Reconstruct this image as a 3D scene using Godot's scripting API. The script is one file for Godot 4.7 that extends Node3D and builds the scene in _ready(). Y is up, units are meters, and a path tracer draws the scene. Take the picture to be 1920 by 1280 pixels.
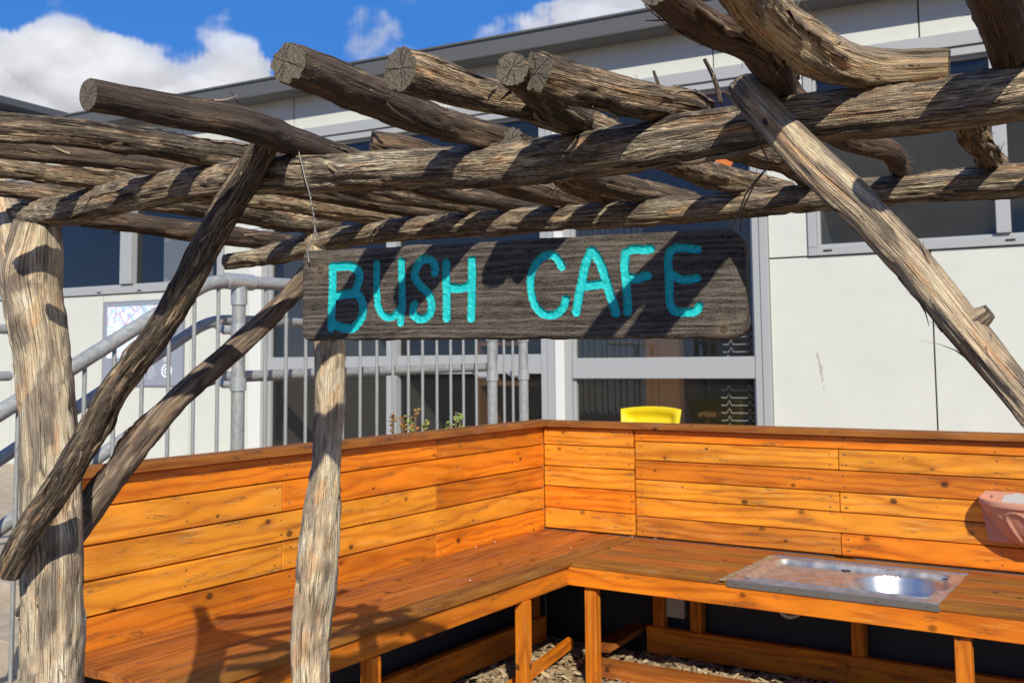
extends Node3D
# Pergola of rough branches with a carved sign, L-shaped timber bench, school building behind.

var rng := RandomNumberGenerator.new()
var mats := {}

class MB:
	var v := PackedVector3Array()
	var n := PackedVector3Array()
	var t := PackedVector2Array()
	var c := PackedColorArray()
	var ix := PackedInt32Array()
	func vert(p: Vector3, nn: Vector3, uv := Vector2.ZERO, col := Color.WHITE) -> int:
		v.append(p); n.append(nn); t.append(uv); c.append(col)
		return v.size() - 1
	func tri(a: int, b: int, d: int) -> void:
		var g := (v[b] - v[a]).cross(v[d] - v[a])
		if g.dot(n[a] + n[b] + n[d]) > 0.0:
			ix.append_array([a, d, b])
		else:
			ix.append_array([a, b, d])
	func quad(a: int, b: int, d: int, e: int) -> void:
		tri(a, b, d); tri(a, d, e)
	func flat_quad(a: Vector3, b: Vector3, d: Vector3, e: Vector3, nn: Vector3, col := Color.WHITE) -> void:
		quad(vert(a, nn, Vector2(0, 0), col), vert(b, nn, Vector2(1, 0), col), vert(d, nn, Vector2(1, 1), col), vert(e, nn, Vector2(0, 1), col))
	# box with rounded-looking chamfers; ax = axis along which the grain runs
	func box(ctr: Vector3, size: Vector3, bev := 0.003, ax := 0, uo := 0.0, vo := 0.0, su := 1.0, sv := 1.0, xf := Transform3D.IDENTITY, col := Color.WHITE) -> void:
		var h := size * 0.5
		bev = minf(bev, minf(h.x, minf(h.y, h.z)) * 0.9)
		var id := {}
		for f in 3:
			for s: int in [-1, 1]:
				var nn := Vector3.ZERO
				nn[f] = s
				for s1: int in [-1, 1]:
					for s2: int in [-1, 1]:
						var p := Vector3.ZERO
						p[f] = s * h[f]
						p[(f + 1) % 3] = s1 * (h[(f + 1) % 3] - bev)
						p[(f + 2) % 3] = s2 * (h[(f + 2) % 3] - bev)
						var across := p[(ax + 1) % 3] + p[(ax + 2) % 3]
						var sg := Vector3i.ZERO
						sg[f] = s; sg[(f + 1) % 3] = s1; sg[(f + 2) % 3] = s2
						id[[f, sg]] = vert(xf * (ctr + p), xf.basis * nn, Vector2(p[ax] * su + uo, across * sv + vo), col)
		for f in 3:
			for s: int in [-1, 1]:
				var q := []
				for w: Array in [[-1, -1], [1, -1], [1, 1], [-1, 1]]:
					var sg := Vector3i.ZERO
					sg[f] = s; sg[(f + 1) % 3] = w[0]; sg[(f + 2) % 3] = w[1]
					q.append(id[[f, sg]])
				quad(q[0], q[1], q[2], q[3])
		for f in 3:
			var f1 := (f + 1) % 3
			var f2 := (f + 2) % 3
			for s1: int in [-1, 1]:
				for s2: int in [-1, 1]:
					var a := Vector3i.ZERO
					a[f] = -1; a[f1] = s1; a[f2] = s2
					var b := a
					b[f] = 1
					quad(id[[f1, a]], id[[f1, b]], id[[f2, b]], id[[f2, a]])
		for s0: int in [-1, 1]:
			for s1: int in [-1, 1]:
				for s2: int in [-1, 1]:
					var a := Vector3i(s0, s1, s2)
					tri(id[[0, a]], id[[1, a]], id[[2, a]])
	func tube(pts: Array, rad: Array, sides := 12, col := Color.WHITE, caps := true, vs := 1.0) -> void:
		var m := pts.size()
		var up := Vector3.UP
		var first := v.size()
		var len := 0.0
		var tan0: Vector3 = (pts[1] - pts[0]).normalized()
		if absf(tan0.dot(up)) > 0.9:
			up = Vector3.RIGHT
		var nx := up.cross(tan0).normalized()
		for k in m:
			var tg: Vector3 = (pts[mini(k + 1, m - 1)] - pts[maxi(k - 1, 0)]).normalized()
			nx = (nx - tg * nx.dot(tg)).normalized()
			var ny := tg.cross(nx)
			if k > 0:
				len += (pts[k] - pts[k - 1]).length()
			for j in sides + 1:
				var a := TAU * j / sides
				var d := nx * cos(a) + ny * sin(a)
				vert(pts[k] + d * rad[k], d, Vector2(float(j) / sides, len * vs), col)
		for k in m - 1:
			for j in sides:
				var a := first + k * (sides + 1) + j
				quad(a, a + 1, a + sides + 2, a + sides + 1)
		if caps:
			for e: int in [0, m - 1]:
				var tg: Vector3 = (pts[0] - pts[1]).normalized() if e == 0 else (pts[m - 1] - pts[m - 2]).normalized()
				var ce := vert(pts[e], tg, Vector2(0.5, 0.5), col)
				var prev := -1
				for j in sides + 1:
					var p := vert(v[first + e * (sides + 1) + j], tg, Vector2(0.5, 0.5), col)
					if prev >= 0:
						tri(ce, prev, p)
					prev = p
	func scaled(k: float) -> ArrayMesh:
		for q in v.size():
			v[q] *= k
		return mesh()
	func mesh() -> ArrayMesh:
		var a := []
		a.resize(Mesh.ARRAY_MAX)
		a[Mesh.ARRAY_VERTEX] = v
		a[Mesh.ARRAY_NORMAL] = n
		a[Mesh.ARRAY_TEX_UV] = t
		a[Mesh.ARRAY_COLOR] = c
		a[Mesh.ARRAY_INDEX] = ix
		var m := ArrayMesh.new()
		m.add_surface_from_arrays(Mesh.PRIMITIVE_TRIANGLES, a)
		return m

func put(called: String, mesh: Mesh, m: Material, parent: Node, at := Vector3.ZERO) -> MeshInstance3D:
	var o := MeshInstance3D.new()
	o.name = called
	o.mesh = mesh
	o.material_override = m
	o.position = at
	parent.add_child(o, true)
	return o

func thing(called: String, label: String, category: String, at := Vector3.ZERO, group := "") -> Node3D:
	var o := Node3D.new()
	o.name = called
	add_child(o, true)
	o.position = at
	tag(o, label, category, group)
	return o

func tag(o: Node, label: String, category: String, group := "") -> void:
	o.set_meta("label", label)
	o.set_meta("category", category)
	if group:
		o.set_meta("group", group)

func structure(called: String, mesh: Mesh, m: Material) -> MeshInstance3D:
	var o := put(called, mesh, m, self)
	o.set_meta("kind", "structure")
	return o

func noise(sd: int, freq := 1.0, octaves := 1) -> FastNoiseLite:
	var f := FastNoiseLite.new()
	f.seed = sd
	f.noise_type = FastNoiseLite.TYPE_SIMPLEX_SMOOTH
	f.frequency = freq
	f.fractal_type = FastNoiseLite.FRACTAL_FBM if octaves > 1 else FastNoiseLite.FRACTAL_NONE
	f.fractal_octaves = octaves
	return f

func lin(r: float, g: float, b: float, a := 1.0) -> Color:
	return Color(r, g, b, a).linear_to_srgb()

func mat(r: float, g: float, b: float, rough := 0.7, metal := 0.0) -> StandardMaterial3D:
	var m := StandardMaterial3D.new()
	m.albedo_color = lin(r, g, b)
	m.roughness = rough
	m.metallic = metal
	return m

func noise_tex(sd: int, freq: float, octaves: int, lo: Color, hi: Color, size := 512, cellular := false) -> NoiseTexture2D:
	var f := noise(sd, freq, octaves)
	if cellular:
		f.noise_type = FastNoiseLite.TYPE_CELLULAR
		f.cellular_return_type = FastNoiseLite.RETURN_CELL_VALUE
	var t := NoiseTexture2D.new()
	t.width = size
	t.height = size
	t.seamless = true
	t.noise = f
	var g := Gradient.new()
	g.set_color(0, lo)
	g.set_color(1, hi)
	t.color_ramp = g
	return t

func byte(x: float) -> int:
	return clampi(int(x * 255.0 + 0.5), 0, 255)


func tex(w: int, h: int, data: PackedByteArray, fmt := Image.FORMAT_RGB8) -> ImageTexture:
	var im := Image.create_from_data(w, h, false, fmt, data)
	return ImageTexture.create_from_image(im)
# ---------------------------------------------------------------- measured data
const SUN := Vector3(-0.80, -0.84, -1.0)
const CLOUDS := [[-57.2, 14.8, 4.4, 2.7, 1.25], [-61.0, 12.6, 4.5, 2.8, 1.2], [-52.5, 12.6, 4.4, 2.0, 1.1], [-48.8, 16.0, 3.0, 2.6, 0.60], [-49.5, 13.6, 5.5, 2.2, 0.80], [-45.5, 13.2, 4.0, 1.8, 0.80], [-41.0, 18.6, 3.2, 2.2, 0.44], [-38.8, 16.2, 2.6, 1.5, 0.46], [-31.0, 18.6, 6.5, 1.7, 0.52], [-26.0, 21.0, 8.0, 2.4, 0.7], [-70.0, 12.5, 5.0, 3.0, 0.9], [-20.0, 17.0, 8.0, 3.0, 0.8], [-50.0, 8.5, 14.0, 2.8, 1.1]]
const NB1 := Vector3(-12.68, 4.6, -8.33)
const NB2 := Vector3(-12.43, 4.6, -6.64)
const FAR1 := Vector3(-4.3, 1.423, -2.507)
const FAR2 := Vector3(-4.3, 1.22, -2.514)
const CHAIR := Vector3(-2.634, 0.352, -5.36)
const PETALS := [Vector3(-2.179, 0.491, -2.988), Vector3(-2.535, 0.491, -3.66), Vector3(-2.535, 0.491, -3.52), Vector3(-2.094, 0.491, -4.08), Vector3(-1.982, 0.491, -4.08), Vector3(-2.185, 0.491, -3.706)]
var PLANTS := [[-2.76, 1.0, -3.06, 4, Color(0.10, 0.16, 0.04), Color(0.20, 0.24, 0.06)], [-2.76, 1.08, -3.30, 3, Color(0.40, 0.14, 0.04), Color(0.34, 0.26, 0.05)], [-2.76, 1.045, -3.50, 5, Color(0.42, 0.40, 0.06), Color(0.22, 0.30, 0.07)], [-2.76, 1.045, -3.68, 5, Color(0.24, 0.34, 0.09), Color(0.40, 0.44, 0.12)]]
const HOLE := Vector3(-0.2781, 1.4596, -0.7925)
var BEAM_FRONT := [Vector4(-1.460, 1.494, -0.860, 0.0192), Vector4(-1.408, 1.493, -0.860, 0.0194), Vector4(-1.357, 1.492, -0.860, 0.0196), Vector4(-1.306, 1.492, -0.860, 0.0200), Vector4(-1.258, 1.494, -0.860, 0.0208), Vector4(-1.207, 1.497, -0.860, 0.0215), Vector4(-1.156, 1.498, -0.860, 0.0212), Vector4(-1.105, 1.499, -0.860, 0.0204), Vector4(-1.054, 1.499, -0.860, 0.0204), Vector4(-1.003, 1.498, -0.860, 0.0209), Vector4(-0.955, 1.498, -0.860, 0.0214), Vector4(-0.904, 1.495, -0.860, 0.0217), Vector4(-0.853, 1.490, -0.860, 0.0219), Vector4(-0.802, 1.486, -0.860, 0.0219), Vector4(-0.751, 1.482, -0.860, 0.0212), Vector4(-0.700, 1.478, -0.860, 0.0205), Vector4(-0.649, 1.474, -0.860, 0.0202), Vector4(-0.601, 1.470, -0.860, 0.0206), Vector4(-0.550, 1.468, -0.860, 0.0213), Vector4(-0.499, 1.468, -0.860, 0.0221), Vector4(-0.448, 1.468, -0.860, 0.0221), Vector4(-0.397, 1.470, -0.860, 0.0218), Vector4(-0.346, 1.471, -0.860, 0.0215), Vector4(-0.295, 1.473, -0.860, 0.0206), Vector4(-0.247, 1.472, -0.860, 0.0202), Vector4(-0.196, 1.470, -0.860, 0.0203), Vector4(-0.145, 1.469, -0.860, 0.0203), Vector4(-0.094, 1.469, -0.860, 0.0203), Vector4(-0.042, 1.470, -0.860, 0.0203), Vector4(0.009, 1.470, -0.860, 0.0203), Vector4(0.057, 1.471, -0.860, 0.0203), Vector4(0.108, 1.471, -0.860, 0.0203), Vector4(0.159, 1.472, -0.860, 0.0203), Vector4(0.210, 1.473, -0.860, 0.0203)]
var BEAM_REAR := [Vector4(-1.499, 1.457, -1.293, 0.0130), Vector4(-1.448, 1.459, -1.293, 0.0147), Vector4(-1.400, 1.461, -1.293, 0.0163), Vector4(-1.349, 1.465, -1.293, 0.0173), Vector4(-1.298, 1.471, -1.293, 0.0173), Vector4(-1.247, 1.476, -1.293, 0.0174), Vector4(-1.199, 1.481, -1.293, 0.0174), Vector4(-1.148, 1.483, -1.293, 0.0174), Vector4(-1.097, 1.485, -1.293, 0.0175), Vector4(-1.049, 1.485, -1.293, 0.0175), Vector4(-0.998, 1.484, -1.293, 0.0174), Vector4(-0.947, 1.483, -1.293, 0.0173), Vector4(-0.899, 1.482, -1.293, 0.0172), Vector4(-0.848, 1.480, -1.293, 0.0171), Vector4(-0.797, 1.479, -1.293, 0.0171), Vector4(-0.746, 1.477, -1.293, 0.0170), Vector4(-0.698, 1.476, -1.293, 0.0170), Vector4(-0.647, 1.474, -1.293, 0.0169), Vector4(-0.596, 1.473, -1.293, 0.0169), Vector4(-0.548, 1.472, -1.293, 0.0168), Vector4(-0.497, 1.472, -1.293, 0.0168), Vector4(-0.445, 1.472, -1.293, 0.0167), Vector4(-0.394, 1.472, -1.293, 0.0166), Vector4(-0.346, 1.473, -1.293, 0.0166), Vector4(-0.295, 1.472, -1.293, 0.0168), Vector4(-0.244, 1.471, -1.293, 0.0171), Vector4(-0.196, 1.470, -1.293, 0.0174), Vector4(-0.145, 1.469, -1.293, 0.0177), Vector4(-0.094, 1.469, -1.293, 0.0177), Vector4(-0.046, 1.470, -1.293, 0.0177), Vector4(0.005, 1.470, -1.293, 0.0177), Vector4(0.056, 1.471, -1.293, 0.0177), Vector4(0.107, 1.472, -1.293, 0.0177), Vector4(0.156, 1.472, -1.293, 0.0177), Vector4(0.207, 1.473, -1.293, 0.0177)]
var POST_L := [Vector4(-1.413, 1.478, -0.864, 0.0315), Vector4(-1.423, 1.428, -0.864, 0.0411), Vector4(-1.422, 1.378, -0.864, 0.0409), Vector4(-1.408, 1.329, -0.864, 0.0385), Vector4(-1.395, 1.280, -0.864, 0.0379), Vector4(-1.384, 1.230, -0.864, 0.0380), Vector4(-1.374, 1.180, -0.864, 0.0384), Vector4(-1.366, 1.129, -0.864, 0.0395), Vector4(-1.361, 1.078, -0.864, 0.0403), Vector4(-1.358, 1.027, -0.864, 0.0406), Vector4(-1.356, 0.976, -0.864, 0.0405), Vector4(-1.355, 0.925, -0.864, 0.0406), Vector4(-1.353, 0.874, -0.864, 0.0408), Vector4(-1.352, 0.823, -0.864, 0.0409), Vector4(-1.352, 0.772, -0.864, 0.0410), Vector4(-1.352, 0.721, -0.864, 0.0411), Vector4(-1.352, 0.667, -0.864, 0.0413), Vector4(-1.352, 0.616, -0.864, 0.0414), Vector4(-1.352, 0.564, -0.864, 0.0415), Vector4(-1.352, 0.513, -0.864, 0.0416), Vector4(-1.352, 0.462, -0.864, 0.0417), Vector4(-1.352, 0.411, -0.864, 0.0418), Vector4(-1.352, 0.360, -0.864, 0.0419), Vector4(-1.352, 0.309, -0.864, 0.0420), Vector4(-1.352, 0.258, -0.864, 0.0421), Vector4(-1.352, 0.207, -0.864, 0.0423), Vector4(-1.352, 0.156, -0.864, 0.0424), Vector4(-1.352, 0.104, -0.864, 0.0425), Vector4(-1.352, 0.053, -0.864, 0.0426), Vector4(-1.352, 0.002, -0.864, 0.0427), Vector4(-1.352, -0.049, -0.864, 0.0428), Vector4(-1.352, -0.100, -0.864, 0.0429)]
var LIMB := [Vector4(-1.413, 1.342, -0.854, 0.0280), Vector4(-1.432, 1.393, -0.854, 0.0321), Vector4(-1.456, 1.446, -0.854, 0.0299), Vector4(-1.484, 1.493, -0.854, 0.0259), Vector4(-1.518, 1.540, -0.854, 0.0218), Vector4(-1.547, 1.586, -0.854, 0.0182)]
var POST_RL := [Vector4(-1.283, 1.530, -1.293, 0.0169), Vector4(-1.270, 1.480, -1.293, 0.0192), Vector4(-1.256, 1.431, -1.293, 0.0214), Vector4(-1.245, 1.381, -1.293, 0.0229), Vector4(-1.237, 1.331, -1.293, 0.0242), Vector4(-1.236, 1.280, -1.293, 0.0254), Vector4(-1.236, 1.229, -1.293, 0.0255), Vector4(-1.237, 1.178, -1.293, 0.0255), Vector4(-1.240, 1.127, -1.293, 0.0248), Vector4(-1.244, 1.076, -1.293, 0.0251), Vector4(-1.252, 1.025, -1.293, 0.0301), Vector4(-1.257, 0.975, -1.293, 0.0325), Vector4(-1.262, 0.924, -1.293, 0.0329), Vector4(-1.269, 0.873, -1.293, 0.0342), Vector4(-1.276, 0.823, -1.293, 0.0348), Vector4(-1.278, 0.772, -1.293, 0.0324), Vector4(-1.277, 0.721, -1.293, 0.0299), Vector4(-1.277, 0.666, -1.293, 0.0298), Vector4(-1.277, 0.615, -1.293, 0.0298), Vector4(-1.277, 0.564, -1.293, 0.0298), Vector4(-1.277, 0.513, -1.293, 0.0298), Vector4(-1.277, 0.462, -1.293, 0.0298), Vector4(-1.277, 0.411, -1.293, 0.0298), Vector4(-1.277, 0.360, -1.293, 0.0298), Vector4(-1.277, 0.309, -1.293, 0.0298), Vector4(-1.277, 0.258, -1.293, 0.0298), Vector4(-1.277, 0.207, -1.293, 0.0298), Vector4(-1.277, 0.155, -1.293, 0.0298), Vector4(-1.277, 0.104, -1.293, 0.0298), Vector4(-1.277, 0.053, -1.293, 0.0298), Vector4(-1.277, 0.002, -1.293, 0.0298), Vector4(-1.277, -0.049, -1.293, 0.0298), Vector4(-1.277, -0.100, -1.293, 0.0298)]
var BRACE_L := [Vector4(-0.885, 1.527, -0.820, 0.0149), Vector4(-0.917, 1.488, -0.820, 0.0161), Vector4(-0.952, 1.451, -0.819, 0.0165), Vector4(-0.985, 1.411, -0.818, 0.0164), Vector4(-1.014, 1.373, -0.817, 0.0160), Vector4(-1.046, 1.332, -0.816, 0.0153), Vector4(-1.081, 1.296, -0.814, 0.0157), Vector4(-1.119, 1.261, -0.811, 0.0161), Vector4(-1.154, 1.225, -0.807, 0.0166), Vector4(-1.184, 1.183, -0.805, 0.0175), Vector4(-1.216, 1.143, -0.802, 0.0169), Vector4(-1.248, 1.107, -0.799, 0.0161), Vector4(-1.284, 1.071, -0.797, 0.0162), Vector4(-1.318, 1.033, -0.795, 0.0164), Vector4(-1.348, 0.992, -0.794, 0.0165)]
var BRACE_SIDE := [Vector4(-1.391, 1.004, -0.904, 0.0171), Vector4(-1.380, 1.046, -0.932, 0.0178), Vector4(-1.371, 1.085, -0.959, 0.0183), Vector4(-1.364, 1.125, -0.989, 0.0181), Vector4(-1.356, 1.163, -1.019, 0.0176), Vector4(-1.346, 1.201, -1.051, 0.0168), Vector4(-1.332, 1.236, -1.086, 0.0164), Vector4(-1.318, 1.268, -1.120, 0.0161), Vector4(-1.302, 1.302, -1.155, 0.0158), Vector4(-1.286, 1.335, -1.187, 0.0155), Vector4(-1.269, 1.371, -1.219, 0.0153), Vector4(-1.253, 1.407, -1.246, 0.0150), Vector4(-1.238, 1.449, -1.271, 0.0137)]
var BRACE_R := [Vector4(-0.305, 1.496, -0.806, 0.0129), Vector4(-0.273, 1.456, -0.806, 0.0142), Vector4(-0.240, 1.416, -0.806, 0.0150), Vector4(-0.205, 1.379, -0.806, 0.0143), Vector4(-0.171, 1.337, -0.806, 0.0137), Vector4(-0.142, 1.295, -0.806, 0.0133), Vector4(-0.112, 1.253, -0.806, 0.0122), Vector4(-0.083, 1.211, -0.806, 0.0115), Vector4(-0.055, 1.168, -0.806, 0.0109), Vector4(-0.027, 1.125, -0.806, 0.0106), Vector4(-0.013, 1.074, -0.807, 0.0110), Vector4(-0.004, 1.023, -0.807, 0.0116), Vector4(0.005, 0.973, -0.808, 0.0123), Vector4(0.014, 0.922, -0.808, 0.0129), Vector4(0.022, 0.872, -0.809, 0.0136), Vector4(0.031, 0.821, -0.810, 0.0142), Vector4(0.044, 0.768, -0.811, 0.0145), Vector4(0.058, 0.719, -0.812, 0.0145), Vector4(0.071, 0.669, -0.814, 0.0145), Vector4(0.085, 0.620, -0.815, 0.0145)]
var POST_R := [Vector4(0.080, 1.453, -0.860, 0.0340), Vector4(0.081, 1.401, -0.859, 0.0344), Vector4(0.082, 1.353, -0.858, 0.0348), Vector4(0.083, 1.302, -0.857, 0.0353), Vector4(0.085, 1.251, -0.855, 0.0357), Vector4(0.086, 1.203, -0.854, 0.0361), Vector4(0.087, 1.152, -0.853, 0.0366), Vector4(0.088, 1.101, -0.852, 0.0370), Vector4(0.087, 1.053, -0.853, 0.0371), Vector4(0.086, 1.001, -0.854, 0.0372), Vector4(0.086, 0.953, -0.854, 0.0373), Vector4(0.085, 0.902, -0.855, 0.0374), Vector4(0.084, 0.851, -0.856, 0.0375), Vector4(0.083, 0.803, -0.857, 0.0376), Vector4(0.082, 0.752, -0.858, 0.0377), Vector4(0.082, 0.700, -0.858, 0.0378), Vector4(0.081, 0.652, -0.859, 0.0379), Vector4(0.080, 0.601, -0.860, 0.0380), Vector4(0.081, 0.550, -0.860, 0.0381), Vector4(0.081, 0.502, -0.860, 0.0383), Vector4(0.082, 0.451, -0.860, 0.0384), Vector4(0.082, 0.400, -0.860, 0.0386), Vector4(0.083, 0.351, -0.860, 0.0387), Vector4(0.083, 0.300, -0.860, 0.0389), Vector4(0.084, 0.252, -0.860, 0.0390), Vector4(0.085, 0.201, -0.860, 0.0391), Vector4(0.085, 0.150, -0.860, 0.0393), Vector4(0.086, 0.102, -0.860, 0.0394), Vector4(0.086, 0.050, -0.860, 0.0396), Vector4(0.087, -0.001, -0.860, 0.0397), Vector4(0.087, -0.049, -0.860, 0.0399), Vector4(0.088, -0.100, -0.860, 0.0400)]
var POST_RR := [Vector4(0.080, 1.458, -1.293, 0.0290), Vector4(0.081, 1.407, -1.292, 0.0292), Vector4(0.082, 1.358, -1.291, 0.0294), Vector4(0.083, 1.307, -1.290, 0.0297), Vector4(0.084, 1.256, -1.289, 0.0299), Vector4(0.084, 1.205, -1.289, 0.0301), Vector4(0.085, 1.157, -1.288, 0.0303), Vector4(0.086, 1.106, -1.287, 0.0305), Vector4(0.087, 1.055, -1.286, 0.0308), Vector4(0.088, 1.007, -1.285, 0.0310), Vector4(0.087, 0.956, -1.285, 0.0311), Vector4(0.086, 0.904, -1.286, 0.0313), Vector4(0.086, 0.853, -1.286, 0.0314), Vector4(0.085, 0.805, -1.286, 0.0315), Vector4(0.084, 0.754, -1.287, 0.0317), Vector4(0.083, 0.703, -1.287, 0.0318), Vector4(0.082, 0.655, -1.288, 0.0319), Vector4(0.082, 0.604, -1.288, 0.0321), Vector4(0.081, 0.553, -1.288, 0.0322), Vector4(0.080, 0.504, -1.289, 0.0324), Vector4(0.079, 0.453, -1.289, 0.0325), Vector4(0.078, 0.402, -1.289, 0.0326), Vector4(0.077, 0.351, -1.290, 0.0328), Vector4(0.077, 0.303, -1.290, 0.0329), Vector4(0.076, 0.252, -1.290, 0.0330), Vector4(0.075, 0.201, -1.291, 0.0332), Vector4(0.074, 0.153, -1.291, 0.0333), Vector4(0.073, 0.101, -1.292, 0.0335), Vector4(0.072, 0.050, -1.292, 0.0336), Vector4(0.072, -0.001, -1.292, 0.0337), Vector4(0.071, -0.049, -1.293, 0.0339), Vector4(0.070, -0.100, -1.293, 0.0340)]
var STUB_POST := [Vector4(-1.339, 0.950, -0.848, 0.0162), Vector4(-1.367, 0.934, -0.848, 0.0134), Vector4(-1.394, 0.920, -0.848, 0.0105)]
var STUB_BRACE := [Vector4(-0.134, 1.294, -0.806, 0.0078), Vector4(-0.129, 1.297, -0.806, 0.0074), Vector4(-0.123, 1.301, -0.806, 0.0054)]
var TWIG_A := [Vector4(-0.352, 1.504, -0.880, 0.0013), Vector4(-0.357, 1.526, -0.880, 0.0012), Vector4(-0.366, 1.546, -0.880, 0.0008)]
var TWIG_B := [Vector4(-0.405, 1.525, -0.860, 0.0009), Vector4(-0.407, 1.531, -0.860, 0.0009), Vector4(-0.409, 1.537, -0.860, 0.0006)]
var TWIG_C := [Vector4(-0.777, 1.552, -0.830, 0.0007), Vector4(-0.748, 1.542, -0.830, 0.0011), Vector4(-0.719, 1.532, -0.830, 0.0010)]
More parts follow.
